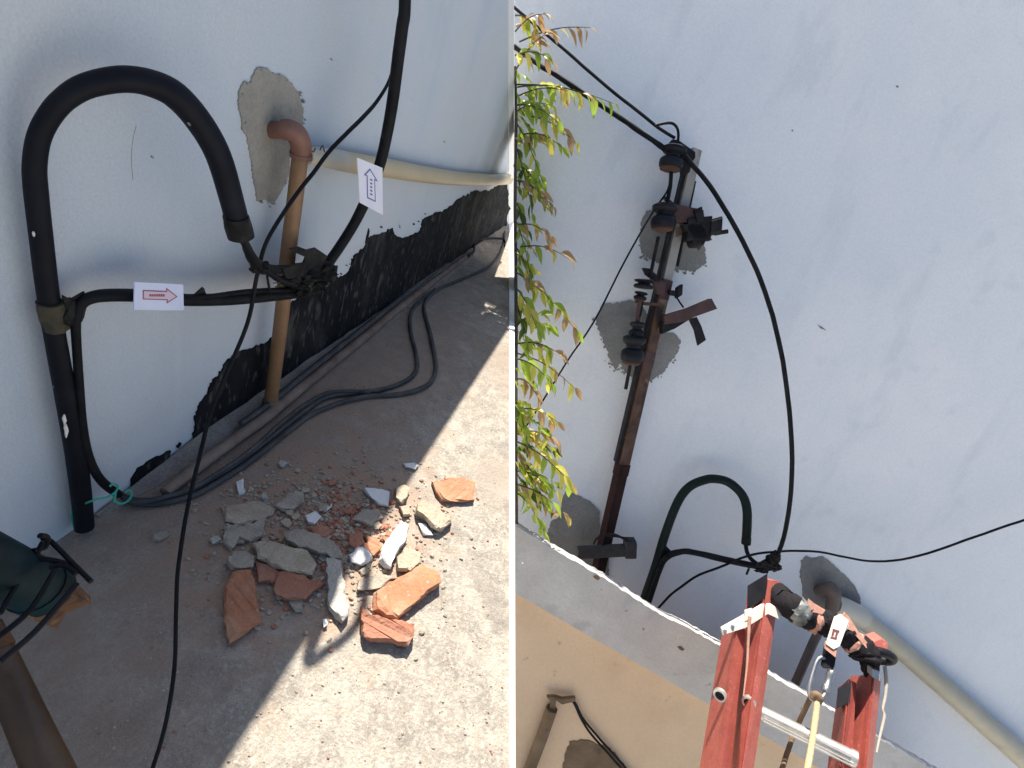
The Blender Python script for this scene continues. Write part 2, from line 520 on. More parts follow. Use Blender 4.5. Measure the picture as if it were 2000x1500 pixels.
def beam_geo(p0, p1, a, b, bev=0.0):
    """box along p0-p1 with half-extent vectors a and b"""
    if not bev:
        sec = [(-1, -1), (1, -1), (1, 1), (-1, 1)]
    else:
        e = 1 - bev
        sec = [(-e, -1), (e, -1), (1, -e), (1, e), (e, 1), (-e, 1), (-1, e), (-1, -e)]
    n = len(sec)
    vs = [p0 + a * s + b * t for s, t in sec] + [p1 + a * s + b * t for s, t in sec]
    fs = [(i, (i + 1) % n, n + (i + 1) % n, n + i) for i in range(n)]
    fs += [tuple(range(n - 1, -1, -1)), tuple(range(n, 2 * n))]
    return vs, fs


def beam(name, p0, p1, a, b, m, parent=None, bev=0.12):
    vs, fs = beam_geo(p0, p1, a, b, bev)
    return obj(name, vs, fs, m, parent)


def lathe_geo(p0, p1, prof, n=20):
    d = (p1 - p0)
    ax = d.normalized()
    u = ax.orthogonal().normalized()
    v = ax.cross(u)
    vs, fs = [], []
    for t, r in prof:
        c = p0 + d * t
        for k in range(n):
            a = 2 * math.pi * k / n
            vs.append(c + (u * math.cos(a) + v * math.sin(a)) * r)
    for i in range(len(prof) - 1):
        for k in range(n):
            k2 = (k + 1) % n
            fs.append((i * n + k, i * n + k2, (i + 1) * n + k2, (i + 1) * n + k))
    fs.append(tuple(range(n - 1, -1, -1)))
    fs.append(tuple(range((len(prof) - 1) * n, len(prof) * n)))
    return vs, fs


def lathe(name, p0, p1, prof, m, parent=None, n=20):
    vs, fs = lathe_geo(p0, p1, prof, n)
    return obj(name, vs, fs, m, parent, smooth=40)


def blob_geo(c, ax, ay, az, amp=0.25, seed=0, sub=2, freq=2.0):
    bm = bmesh.new()
    bmesh.ops.create_icosphere(bm, subdivisions=sub, radius=1.0)
    vs = []
    for v in bm.verts:
        k = 1 + amp * noise.noise(v.co * freq + V((seed * 7.3, seed * 1.9, seed * 3.7)))
        q = v.co * k
        vs.append(c + ax * q.x + ay * q.y + az * q.z)
    fs = [tuple(v.index for v in f.verts) for f in bm.faces]
    bm.free()
    return vs, fs


# ------------------------------------------------------------------ the setting
ground = obj('ground', [(-300, -300, -2.9), (300, -300, -2.9), (300, 300, -2.9), (-300, 300, -2.9)], [(0, 1, 2, 3)], M_ground, origin=V((0, 0, -2.9)))
struct(ground)


def cutY(X, Z, pxl=994.0):                  # where the court ends on the right: its cut edge
    # solve for Y so that the point projects to column pxl
    k = (pxl - 1000.0) / F
    a, b = cx - (-cz) * k, V((X, 0, Z)) - CAM
    return -a.dot(b) / a.y


EDGE_X = 0.466                              # how far the wall's shadow reaches over the floor
WALL_H = EDGE_X * SUN.z / (-SUN.x)
print('WALL_H', WALL_H, 'sun elev', math.degrees(elev), 'sun.right', SUN.dot(RN), 'cut', cutY(0, WALL_H), cutY(0, 0))

# floor of the court
fx = [0.0, 0.2, 0.4, 0.6, 0.8, 1.0, 1.2, 1.35]
top = [V((0.0, -1.6, 0)), V((1.35, -1.6, 0))] + [V((x, cutY(x, 0), 0)) for x in reversed(fx)]
floor = prism('floor', top, V((0, 0, -0.14)), M_floor, origin=V((0.5, 0, 0)))
struct(floor)
ft = [V((x, cutY(x, 0, 994), 0.006)) for x in fx] + [V((x, cutY(x, 0, 1004), 0.006)) for x in reversed(fx)]
prism('edge_strip', ft, V((0, 0, -0.146)), M_trim, floor)

# wall of the court
wz = [0, 0.3, 0.6, 0.9, 1.2, WALL_H - 0.05]
wo = [V((0, -1.6, 0)), ] + [V((0, cutY(0, z), z)) for z in wz] + [V((0, -1.6, WALL_H - 0.05))]
wall = prism('court_wall', wo, V((-0.16, 0, 0)), M_wall_l, origin=V((0, 0.8, 0)))
tag(wall, 'bluish white painted wall behind the black hooked pipe and rubble', 'wall')
wt = [V((0.004, cutY(0.004, z, 994), z)) for z in wz] + [V((0.004, cutY(0.004, z, 1004), z)) for z in reversed(wz)]
prism('end_trim', wt, V((-0.16, 0, 0)), M_trim, wall)
beam('added_shade_coping', V((-0.08, -1.6, WALL_H - 0.025)), V((-0.08, 2.80, WALL_H - 0.025)), V((0.08, 0, 0)), V((0, 0, 0.025)), M_wall_l, wall, 0)  # unseen coping, added and run past the wall's end to shade the floor


def wall_y(x):                              # photograph row of the wall base at column x
    lo, hi = 300.0, 1300.0
    for _ in range(40):
        mid = (lo + hi) / 2
        if LW(x, mid).z > 0:
            lo = mid
        else:
            hi = mid
    return lo


def lpatch(name, px, thick, m, amp, step, seed, parent=wall):
    pts = jag(jag(px, amp, step, seed), amp * 0.35, 3.5, seed + 1) if amp > 4 else jag(px, amp, step, seed)
    pts = [(x, min(y, wall_y(x) - 1)) for x, y in pts]
    P = [LW(x, y, thick) for x, y in pts]
    P = [V((thick, p.y, max(p.z, 0.002))) for p in P]
    return prism(name, P, V((-thick - 0.001, 0, 0)), m, parent)


tar = lpatch('tar_coat', [(378, 872), (382, 830), (396, 782), (418, 742), (452, 700), (500, 675), (530, 660), (552, 640), (560, 600), (585, 578), (640, 556), (652, 524), (662, 545), (676, 535), (690, 502), (712, 482), (738, 456),
                           (768, 447), (778, 466), (800, 462), (819, 456), (828, 428), (850, 412), (880, 405), (905, 386), (940, 372), (972, 363), (992, 357), (992, 440), (930, 485), (860, 530), (760, 600), (660, 670), (560, 745), (470, 805), (390, 862)],
             0.004, M_tar, 6.0, 15, 3)
tar['label'] = 'black tar coating along the foot of the wall, jagged top'
lpatch('tar_coat', [(258, 952), (260, 932), (276, 912), (300, 896), (322, 888), (334, 880), (331, 896), (300, 925), (285, 935)], 0.004, M_tar, 2, 6, 4)
lpatch('tar_fleck', [(345, 872), (352, 864), (356, 866), (348, 876)], 0.003, M_tar, 1, 5, 5)
lpatch('tar_fleck', [(714, 476), (717, 462), (721, 446), (722, 452), (719, 476)], 0.003, M_tar, 0.6, 5, 6)
cp = lpatch('cement_patch', [(503, 132), (525, 134), (532, 143), (554, 147), (568, 160), (585, 182), (593, 215), (592, 242), (587, 268), (568, 282), (566, 304), (566, 340), (554, 366), (534, 400), (520, 390), (503, 390), (497, 359), (490, 304), (483, 266), (474, 254), (472, 230), (466, 206), (468, 179), (477, 160), (489, 162)],
            0.003, M_cem, 1.5, 3.5, 8)
cp['label'] = 'grey cement patch around the brown pipe stub'
for i, (x, y, s) in enumerate([(298, 307, 3), (648, 116, 3), (868, 277, 2.5)]):
    lpatch('paint_chip', [(x - s, y - s * .5), (x, y - s * .8), (x + s, y + s * .6), (x + s * .3, y + s)], 0.0015, M_cem, 0.8, 4, 40 + i)

tube('hairline_crack', [LW(x, y, 0.0002) for x, y in [(266, 246), (260, 270), (257, 296), (257, 320), (260, 352)]], 0.0004, M_cem, wall, 5, 3)

# mortar fillet where wall and floor meet
fv, ff = [], []
ys = [cutY(0.05, 0.01) * t + 0.50 * (1 - t) for t in [i / 90 for i in range(91)]]
for i, y in enumerate(ys):
    k = noise.noise(V((0, y * 9, 3))) * 0.4 + noise.noise(V((0, y * 34, 7))) * 0.25
    d = 0.055 * (1 + 0.5 * k) * min(1, 0.25 + i / 10)
    hgt = 0.030 * (1 + 0.6 * k) * min(1, 0.25 + i / 10)
    fv += [V((0.0, y, 0.0005)), V((0.0052, y, hgt)), V((d * 0.55, y, hgt * 0.55 + 0.003 * noise.noise(V((9, y * 60, 1))))), V((d, y, 0.0012)), V((d, y, 0.0005))]
for i in range(len(ys) - 1):
    for k in range(5):
        a, b = i * 5 + k, i * 5 + (k + 1) % 5
        ff.append((a, b, b + 5, a + 5))
ff += [(4, 3, 2, 1, 0), tuple(len(fv) - 5 + k for k in range(5))]
obj('mortar_fillet', fv, ff, M_fillet, floor)

# right facade
ytop = 2.15


def RP(x, u, off=0.0):
    return R0 + RX * x + RU * u + RN * off


x0 = 0.0118
fac = prism('facade_wall', [RP(x0, -3.4), RP(3.9, -3.4), RP(3.9, ytop), RP(x0, ytop)], RN * -0.22, M_wall_r, origin=RP(1.8, -3.4))
tag(fac, 'tall pale blue grey wall behind the leaning service pole', 'wall')


def rpatch(name, px, thick, m, amp, step, seed, parent=fac, off=0.0):
    P = [R(x, y, off + thick) for x, y in jag(px, amp, step, seed)]
    return prism(name, P, RN * (-thick - 0.001), m, parent)


a = rpatch('cement_patch', [(1262, 412), (1254, 430), (1250, 465), (1252, 493), (1268, 505), (1292, 517), (1316, 529), (1340, 526), (1357, 532), (1369, 522), (1380, 512), (1376, 476), (1360, 455), (1330, 440), (1280, 408)], 0.006, M_cem_r, 1.8, 4, 11)
a['label'] = 'grey cement patch behind the upper insulator'
a = rpatch('cement_patch', [(1179, 592), (1166, 621), (1169, 645), (1185, 683), (1195, 709), (1203, 723), (1214, 709), (1222, 728), (1235, 736), (1270, 744), (1289, 731), (1299, 725), (1313, 701), (1326, 683), (1329, 664), (1315, 650), (1294, 650), (1270, 620), (1251, 592), (1230, 586), (1211, 592)], 0.006, M_cem_r, 2.4, 4, 12)
a['label'] = 'grey cement patch behind the lower insulator'
a = rpatch('cement_patch', [(1104, 960), (1120, 965), (1136, 971), (1155, 981), (1171, 1000), (1172, 1030), (1168, 1060), (1190, 1085), (1190, 1130), (1150, 1130), (1107, 1100), (1069, 1056), (1068, 1043), (1077, 1019), (1093, 1008), (1099, 973)], 0.006, M_cem_r, 1.6, 4, 13)
a['label'] = 'dark grey cement patch at the foot of the pole'
a = rpatch('cement_patch', [(1565, 1096), (1576, 1086), (1588, 1091), (1608, 1087), (1625, 1101), (1645, 1119), (1668, 1142), (1680, 1165), (1681, 1185), (1664, 1192), (1614, 1193), (1576, 1176), (1568, 1165), (1568, 1142), (1563, 1127)], 0.006, M_cem_r, 1.4, 4, 14)
a['label'] = 'dark grey cement patch behind the brown elbow'
for i, (x, y, s, tt) in enumerate([(1605, 640, 9, .6), (1753, 169, 3, .3), (1548, 255, 2, .2)]):
    rpatch('paint_chip', [(x - s, y - s * tt - 1), (x, y - 2), (x + s, y + s * tt), (x, y + 2)], 0.003, M_cem_r, 0.7, 4, 60 + i)

# parapet of the lower building
ptop = [(1003, 1022), (1040, 1046), (1085, 1074), (1109, 1088), (1140, 1105), (1180, 1128), (1205, 1145), (1245, 1170), (1282, 1194), (1340, 1224), (1403, 1258), (1496, 1314), (1576, 1357), (1628, 1388), (1718, 1441), (1818, 1500), (1850, 1519)]
pbot = [(1850, 1640), (1800, 1612), (1600, 1500), (1500, 1443), (1381, 1374), (1192, 1266), (1100, 1213), (1003, 1157)]
pj = []
rnd = random.Random(5)
for i in range(len(ptop) - 1):
    a, b = ptop[i], ptop[i + 1]
    k = max(2, int((b[0] - a[0]) / 7))
    for j in range(k):
        t = j / k
        pj.append((a[0] + (b[0] - a[0]) * t, a[1] + (b[1] - a[1]) * t + rnd.uniform(-1.6, 1.6)))
pj.append(ptop[-1])
PO = 0.52
par = thing('parapet', 'grey plastered parapet with a chipped bright white top edge', 'parapet', R(1300, 1320, PO))
fr = [R(x, y, PO) for x, y in pj] + [R(x, y, PO) for x, y in pbot]
prism('fascia', fr, RN * -0.05, M_parapet, par)
ev, ef = [], []
for i, (x, y) in enumerate(pj):
    wgt = 3.0 + 2.4 * noise.noise(V((x * 0.05, 2, 0)))
    ev += [R(x, y + 1.2, PO + 0.002), R(x, y - wgt, PO - 0.012), R(x, y - wgt + 9, PO - 0.052)]
for i in range(len(pj) - 1):
    for k in range(3):
        a, b = i * 3 + k, i * 3 + (k + 1) % 3
        ef.append((a, b, b + 3, a + 3))
ef += [(2, 1, 0), tuple(len(ev) - 3 + k for k in range(3))]
obj('top_edge', ev, ef, M_edge, par)
for i, (x, y, s) in enumerate([(1330, 1266, 7), (1165, 1128, 7)]):
    rpatch('chip', [(x - s, y - s * .4), (x, y - s * .6), (x + s, y + s * .3), (x + s * .4, y + s * .7), (x - s * .5, y + s * .3)], 0.002, M_brown_render, 1.2, 4, 80 + i, par, PO)

bw = [R(x, y - 6, PO - 0.052) for x, y in reversed(pbot)] + [R(1850, 1760, PO - 0.052), R(1003, 1760, PO - 0.052)]
bwall = prism('beige_wall', bw, RN * -0.1, M_beige, origin=R(1300, 1500, PO - 0.06))
tag(bwall, 'peach beige painted wall below the grey parapet', 'wall')
a = rpatch('brown_patch', [(1112, 1449), (1140, 1446), (1160, 1450), (1185, 1460), (1205, 1474), (1226, 1502), (1226, 1560), (1095, 1560), (1099, 1500), (1105, 1468)], 0.004, M_brown_render, 2.5, 6, 17, bwall, PO - 0.052)  # brown patch, darker than the beige paint around it
a['label'] = 'brown patch low on the beige wall'

# ------------------------------------------------------------------ left court: pipes and cables
hook = thing('hooked_pipe', 'thick black pipe bent into a hook standing against the court wall', 'pipe', LW(165, 1030, 0.03))
gp = [(165, 1030), (158, 960), (146, 870), (128, 770), (108, 660), (92, 560), (80, 460), (70, 370), (68, 320), (76, 270), (95, 230), (125, 195), (170, 168), (238, 155), (295, 163), (345, 188), (392, 242), (427, 305), (452, 388), (469, 455)]
goff = [0.024, 0.024, 0.024, 0.024, 0.024, 0.024, 0.024, 0.024, 0.026, 0.030, 0.035, 0.042, 0.050, 0.062, 0.075, 0.088, 0.10, 0.112, 0.122, 0.13]
gw = [42, 44, 46, 46, 46, 48, 50, 52, 52, 53, 54, 54, 55, 55, 54, 54, 52, 50, 48, 47]
ptube('bent_tube', LW, [(p[0], p[1], o) for p, o in zip(gp, goff)], gw, M_pipe_blk, hook, 20, 5)
ptube('end_collar', LW, [(460, 422, 0.127), (463, 434, 0.128), (471, 462, 0.131)], [50, 52, 52], M_tape, hook, 18, 3, 0.12)
ptube('tape_wrap', LW, [(98, 590, 0.026), (104, 615, 0.026), (110, 642, 0.026)], [54, 60, 54], M_tape_y, hook, 16, 3, 0.25)
tape_lump = join([blob_geo(LW(140, 610, 0.035), V((0.010, 0, 0)), V((0, 0.018, 0)), V((0, 0, 0.020)), 0.5, 3),
                  prism_geo([LW(126, 592, 0.04), LW(124, 577, 0.04), LW(140, 585, 0.045), LW(166, 570, 0.04), LW(164, 577, 0.04), LW(152, 594, 0.04), LW(150, 612, 0.04)], V((-0.003, 0, 0)))])
obj('tape_knot', *tape_lump, M_tape, hook)
for i, (x, y, sx, sy) in enumerate([(67, 458, 2.0, 5), (127, 822, 3.5, 12), (130, 842, 4, 14)]):
    o_ = 0.055 if x < 150 else 0.09
    if x > 300:
        o_ = 0.125
    prism('paint_chip', [LW(*p, o_) for p in jag([(x - sx, y - sy * .4), (x, y - sy), (x + sx, y), (x, y + sy)], 1, 5, i)], V((-0.002, 0, 0)), M_plaster, hook)

branch = thing('branch_cable', 'black cable beside the hooked pipe bending right under the red arrow tag', 'cable', LW(150, 620, 0.03))
ptube('vertical_run', LW, [(232, 966, 0.028), (205, 946, 0.03), (185, 920, 0.034), (170, 880, 0.036), (160, 820, 0.036), (154, 740, 0.036), (150, 680, 0.036), (148, 630, 0.038), (153, 605, 0.04)], [18, 20, 21, 20, 20, 20, 20, 22, 24], M_rubber, branch, 10, 4)
ptube('horizontal_run', LW, [(150, 625, 0.04), (155, 600, 0.042), (172, 584, 0.046), (205, 577, 0.05), (265, 577, 0.055), (320, 581, 0.058), (370, 586, 0.062), (450, 584, 0.066), (520, 578, 0.07), (580, 572, 0.074), (620, 566, 0.075)], [24, 25, 26, 26, 26, 26, 24, 25, 24, 22, 18], M_rubber, branch, 12, 4)
ptube('side_strand', LW, [(368, 583, 0.066), (420, 577, 0.07), (490, 569, 0.075), (560, 566, 0.078), (600, 566, 0.078)], [7, 9, 11, 11, 9], M_rubber, branch, 8, 4)
prism('tape_flap', [LW(x, y, 0.064) for x, y in [(372, 582), (384, 572), (396, 561), (399, 563), (402, 572), (408, 580)]], V((-0.002, 0, 0)), M_tape, branch)

spl = thing('taped_splice', 'crumpled lump of black tape where three cables meet', 'cable splice', LW(590, 545, 0.08))
ptube('cable_tail', LW, [(470, 456, 0.13), (480, 478, 0.126), (495, 508, 0.115), (520, 524, 0.10), (555, 526, 0.092), (600, 520, 0.085)], [17, 17, 22, 20, 16, 14], M_rubber, spl, 10, 4, 0.1)
ptube('cable_tail', LW, [(500, 515, 0.112), (525, 532, 0.102), (552, 548, 0.095), (590, 556, 0.088), (620, 545, 0.085)], [16, 13, 14, 16, 14], M_rubber, spl, 10, 4, 0.1)
ptube('loose_wire', LW, [(520, 530, 0.10), (524, 552, 0.095), (528, 578, 0.09)], 5, M_rubber, spl, 6, 4)
lump = []
c = LW(506, 522, 0.11)
k = depth(c) / F
obj('tape_knot', *blob_geo(c, cx * 15 * k, cy * 12 * k, cz * 12 * k, 0.75, 2, 3, 2.6), M_tape, spl)
for i, (x, y, sx, sy) in enumerate([(590, 540, 30, 14), (620, 528, 32, 20), (610, 556, 26, 14), (582, 568, 22, 12), (636, 532, 16, 18), (565, 545, 18, 8)]):
    c = LW(x, y, 0.09 if x > 550 else 0.11)
    k = depth(c) / F
    lump.append(blob_geo(c, cx * sx * k, cy * sy * k, cz * 14 * k, 0.75, i + 2, 3, 2.6))
obj('tape_mass', *join(lump), M_tape, spl)
for q in ([(566, 486), (584, 482), (600, 488), (616, 484), (640, 500), (634, 512), (600, 504), (578, 494)], [(598, 500), (636, 508), (658, 520), (656, 536), (640, 548), (612, 540), (600, 552), (586, 530)],
          [(552, 526), (580, 515), (600, 512), (590, 540), (560, 545)], [(600, 560), (632, 546), (645, 552), (640, 560), (612, 572)], [(652, 521), (660, 519), (657, 546), (650, 552)]):
    P = [LW(x, y, 0.098 + 0.010 * random.random()) for x, y in q]
    prism('tape_flap', P, V((-0.003, 0, 0)), M_tape if q[0][0] != 600 else M_tape_y, spl)
for q in ([(534, 553), (548, 551)], [(538, 560), (556, 556)]):
    tube('bare_strand', [LW(x, y, 0.1) for x, y in q], 0.0012, M_tape_y, spl, 6, 1)

# riser cable: goes up out of the frame and over the top of the wall, its shadow falls on the floor
riser = thing('riser_cable', 'thick black cable rising from the taped splice past the blue arrow tag', 'cable', LW(650, 505, 0.09))
rp_ = [(640, 516, 0.09), (665, 480, 0.10), (690, 440, 0.11), (708, 405, 0.12), (728, 360, 0.13), (745, 310, 0.14), (758, 250, 0.145), (768, 190, 0.147), (778, 110, 0.149), (786, 50, 0.15), (791, 0, 0.15)]
P = [LW(*p) for p in rp_]
rr = [rad(p, k) for p, k in zip(P, [19, 19, 19, 20, 20, 21, 22, 23, 24, 24, 24])]
rm = sum(rr) / len(rr)
sh = [(600, 1290), (640, 1270), (680, 1240), (706, 1200), (714, 1150), (716, 1105), (700, 1070)]
for x, y in sh:                             # loop above the frame, in the sun: its shadow is the arc on the floor
    q = LF(x, y)
    P.append(q + SUN * ((q.x - 0.12) / -SUN.x))
P += [V((0.08, 1.26, 1.16)), V((-0.02, 1.30, 1.17))]
rr += [0.009] * (len(P) - len(rr))
tube('sheath', P, rr, M_rubber, riser, 12, 4)

thin = thing('hanging_wire', 'thin black wire hanging in front of the wall down to the bottom edge', 'wire', L(410, 810, 0.9))
tp = [(770, 128, .86), (757, 165, .85), (735, 200, .85), (710, 228, .85), (680, 256, .85), (640, 300, .85), (610, 340, .85), (590, 365, .85), (560, 405, .85), (535, 445, .84), (518, 480, .84), (508, 515, .84), (500, 550, .84), (492, 600, .84), (480, 640, .84),
      (455, 700, .84), (435, 745, .84), (410, 810, .84), (395, 870, .85), (378, 940, .86), (365, 1000, .87), (352, 1070, .87), (345, 1130, .87), (344, 1200, .87), (342, 1280, .87), (334, 1350, .87), (318, 1430, .87), (298, 1500, .87), (280, 1560, .87)]
ptube('conductor', L, tp, [7, 7, 8, 9, 9, 9, 9, 9, 9, 9, 9, 9, 9, 9, 9, 9, 9, 9, 9, 9, 9, 9, 9, 9, 9, 9, 9, 9, 9], M_rubber, thin, 8, 4, 0.0, 0.0015)

# arrow tags
t1 = thing('arrow_tag', 'white paper tag with a red arrow pointing right on the horizontal cable', 'tag', LW(310, 580, 0.075))
q1 = [(263, 551), (310, 553), (358, 556), (359, 606), (310, 606), (262, 605)]


def on_poly(pts, offs, thick, m, name, parent):
    P = [LW(x, y, offs) for x, y in pts]
    return prism(name, P, V((-thick, 0, 0)), m, parent)


on_poly(q1, 0.0755, 0.0015, M_paper, 'paper', t1)
ar = [(279.5, 566.5), (325, 568.5), (325, 562), (347, 579.5), (326, 593), (326, 586.5), (279.5, 585)]
ai = [(281.5, 568.7), (327, 570.7), (327, 566.5), (343.5, 579.5), (328, 589), (328, 584.3), (281.5, 582.8)]
on_poly(ar, 0.0762, 0.0004, M_ink_r, 'arrow_outline', t1)
on_poly(ai, 0.0768, 0.0004, M_ink_p, 'arrow_fill', t1)
bars = join([prism_geo([LW(x, y, 0.0774) for x, y in [(a, 574.8), (a + 3.4, 574.9), (a + 3.4, 579.4), (a, 579.2)]], V((-0.0003, 0, 0))) for a in (292, 296.4, 300.8, 305.2, 309.6, 314, 318.4)])
obj('lettering', *bars, M_ink_r, t1)
t2 = thing('arrow_tag', 'white paper tag with a blue arrow pointing up on the rising cable', 'tag', L(725, 365, 0.78))
tp0, tp1, tp2, tp3 = [LW(x, y, o) for x, y, o in [(698, 308, 0.150), (747, 328, 0.150), (748, 420, 0.150), (703, 396, 0.150)]]
ctr = (tp0 + tp1 + tp2 + tp3) / 4


def tagpt(x, y, lift=0.0):
    return LW(x, y, 0.150 + lift)


prism('paper', [tagpt(698, 308), tagpt(747, 328), tagpt(748, 420), tagpt(703, 396)], V((-0.0015, 0, 0)), M_paper2, t2)
a2 = [(722.8, 329), (738.5, 355), (732.5, 352.5), (734, 395), (717.5, 387), (716.5, 344), (711, 342)]
b2 = [(722.8, 333), (733.5, 350.5), (730.7, 349.5), (732.2, 391.5), (719.3, 385), (718.3, 343), (715, 341)]
prism('arrow_outline', [tagpt(x, y, 0.0008) for x, y in a2], V((-0.0004, 0, 0)), M_ink_b, t2)
prism('arrow_fill', [tagpt(x, y, 0.0014) for x, y in b2], V((-0.0004, 0, 0)), M_paper2, t2)
bars = join([prism_geo([tagpt(x, y, 0.0020) for x, y in [(723.2, a), (727.4, a + 1.6), (727.4, a + 5.0), (723.2, a + 3.4)]], V((-0.0003, 0, 0))) for a in (349, 356, 363, 370, 377)])
obj('lettering', *bars, M_ink_b, t2)

# brown water pipe
bp_ = thing('brown_water_pipe', 'brown plastic pipe dropping from the elbow at the cement patch to the floor', 'pipe', LW(523, 808, 0.04))
ptube('wall_stub', LW, [(530, 254, 0.0), (545, 254, 0.02), (560, 255, 0.035)], [36, 36, 36], M_elbow, bp_, 16, 2)
ptube('elbow', LW, [(553, 253, 0.03), (566, 255, 0.042), (578, 262, 0.05), (586, 276, 0.055), (588, 292, 0.055), (588, 305, 0.055)], [40, 42, 43, 42, 42, 42], M_elbow, bp_, 18, 5)
ptube('elbow_rim', LW, [(588, 298, 0.055), (588, 307, 0.055)], [46, 46], M_elbow, bp_, 18, 1)
ptube('drop_pipe', LW, [(587, 300, 0.055), (575, 400, 0.053), (562, 500, 0.051), (552, 600, 0.049), (540, 700, 0.048), (527, 795, 0.047)], [34, 33, 32, 30, 28, 27], M_brown, bp_, 18, 2)
ptube('tee', LW, [(529, 780, 0.047), (525, 800, 0.047), (522, 812, 0.047)], [32, 33, 33], M_brown_dusty, bp_, 16, 2)
basep = [(322, 962), (400, 902), (470, 850), (523, 812), (600, 748), (700, 668), (800, 586), (880, 524), (915, 498)]
ptube('floor_pipe', LF, [(x, y, 0.016) for x, y in basep], [24, 24, 24, 24, 20, 17, 15, 13, 11], M_brown_dusty, bp_, 14, 3)
tube('old_conduit', [LF(x, y - 22 + (x - 520) * 0.015, 0.034) for x, y in basep[2:8]], [rad(LF(x, y, 0.03), k) for (x, y), k in zip(basep[2:8], [11, 12, 12, 11, 10, 8])], M_rubber_dusty, bp_, 10, 3)

# cream duct
cd = thing('cream_duct', 'cream plastic pipe running right along the court wall from a white collar', 'pipe', LW(690, 320, 0.03))
ptube('duct', LW, [(655, 312, 0.03), (700, 320, 0.03), (760, 329, 0.03), (830, 341, 0.03), (900, 349, 0.028), (960, 351, 0.026), (993, 350, 0.025)], [40, 41, 38, 33, 27, 23, 21], M_cream, cd, 18, 3)
ptube('collar', LW, [(598, 304, 0.03), (630, 307, 0.03), (668, 314, 0.03)], [34, 38, 42], M_white_pvc, cd, 18, 2)
for q in ([(606, 290), (612, 297), (616, 289)], [(625, 293), (630, 284), (634, 297)]):
    tube('dried_weed', [LW(x, y, 0.045) for x, y in q], 0.0014, M_bark, cd, 5, 2)

# cables on the floor
fc1 = [(232, 966), (262, 976), (310, 976), (370, 958), (440, 920), (500, 878), (555, 834), (600, 800), (640, 776), (707, 766), (749, 760), (792, 744), (813, 723), (813, 693), (805, 661), (801, 632), (805, 608), (821, 587), (850, 565)]
fc2 = [(240, 972), (270, 984), (315, 983), (380, 966), (450, 928), (510, 886), (565, 842), (612, 808), (667, 786), (720, 774), (771, 771), (813, 763), (843, 744), (851, 715), (843, 667), (835, 632), (828, 602), (836, 582), (860, 563), (893, 549), (947, 525), (973, 501), (984, 472), (985, 448)]
o = ptube('floor_cable', LF, [(x, y, 0.008) for x, y in fc1], [12, 12, 12, 12, 11, 11, 10, 10, 9, 9, 9, 9, 9, 8, 8, 8, 7, 7, 6], M_rubber_dusty, None, 10, 4, 0.06, 0.002)
tag(o, 'dusty black cable on the floor making the tighter inner loop', 'cable', 'loose cables on the floor')
o = ptube('floor_cable', LF, [(x, y, 0.0075) for x, y in fc2], [12, 12, 12, 12, 11, 11, 10, 10, 10, 10, 10, 10, 9, 9, 9, 8, 7, 7, 6, 6, 5, 5, 5, 5], M_rubber_dusty, None, 10, 4, 0.06, 0.002)
tag(o, 'dusty black cable on the floor making the wider outer loop', 'cable', 'loose cables on the floor')
fc3 = [(236, 969), (266, 981), (318, 972), (376, 952), (444, 912), (498, 872), (548, 826), (592, 792), (640, 768), (690, 764), (722, 768)]
o = ptube('floor_cable', LF, [(x, y, 0.017) for x, y in fc3], [10, 10, 10, 10, 9, 9, 8, 8, 8, 7, 6], M_rubber_dusty, None, 10, 4, 0.06, 0.002)
tag(o, 'shorter dusty cable lying on top of the two looped floor cables', 'cable', 'loose cables on the floor')
o = ptube('stiff_wire', LF, [(915, 500, 0.03), (926, 490, 0.04), (927, 474, 0.05), (936, 467, 0.05), (982, 466, 0.03), (985, 480, 0.01)], 5, M_rubber, None, 6, 2)
tag(o, 'short bent stiff wire by the far end of the floor pipe', 'wire')

# green string
st = thing('green_string', 'green string tied round the cable and the foot of the hooked pipe', 'string', LW(230, 968, 0.04))
for q in ([(150, 990), (185, 976), (212, 970), (226, 960), (230, 950), (222, 945), (214, 950)], [(222, 978), (236, 984), (250, 978), (257, 966), (252, 957), (244, 962)], [(142, 990), (141, 1012), (146, 1032), (150, 1034)], [(226, 960), (224, 972), (222, 979)]):
    tube('strand', [LW(x, y, 0.055) if x > 160 else LW(x, y, 0.012) for x, y in q], 0.0019, M_string, st, 6, 4)

# bracket beam end and rusty tube at the lower left
tb = thing('steel_fitting', 'dark teal steel fitting with a rusty broken end wrapped in wire', 'fitting', L(80, 1160, 0.66))
b0, b1 = L(-90, 1070, 0.60), L(84, 1152, 0.66)
axd = (b1 - b0).normalized()
hb = 46 * depth(b1) / F
side = cz.cross(axd).normalized()
fwd = axd.cross(side).normalized()
tilt = math.radians(28)
av = (side * math.cos(tilt) + fwd * math.sin(tilt)) * hb
bv = (fwd * math.cos(tilt) - side * math.sin(tilt)) * hb * 0.75
av = av * 0.88
tube('fitting', [b0, b0.lerp(b1, .5), b1], [hb * .98, hb, hb], M_teal, tb, 18, 1)
tube('fitting_lip', [b1 - axd * 0.016, b1 + axd * 0.004], [hb * 1.07, hb * 1.07], M_teal, tb, 18, 1)
e1 = b1 + axd * (95 * depth(b1) / F)
ring0 = [b1 + av * s * .96 + bv * t * .96 for s, t in [(-1, -1), (-.3, -1), (.4, -1), (1, -1), (1, 0), (1, 1), (.3, 1), (-.4, 1), (-1, 1), (-1, 0)]]
jit = [0.9, 0.55, 1.0, 0.85, 0.6, 1.0, 0.7, 0.95, 0.5, 0.8]
ring1 = [p + axd * ((100 * k) * depth(b1) / F) for p, k in zip(ring0, jit)]
rv = [p - axd * 0.01 for p in ring0] + ring1 + [b1 + axd * 0.01]
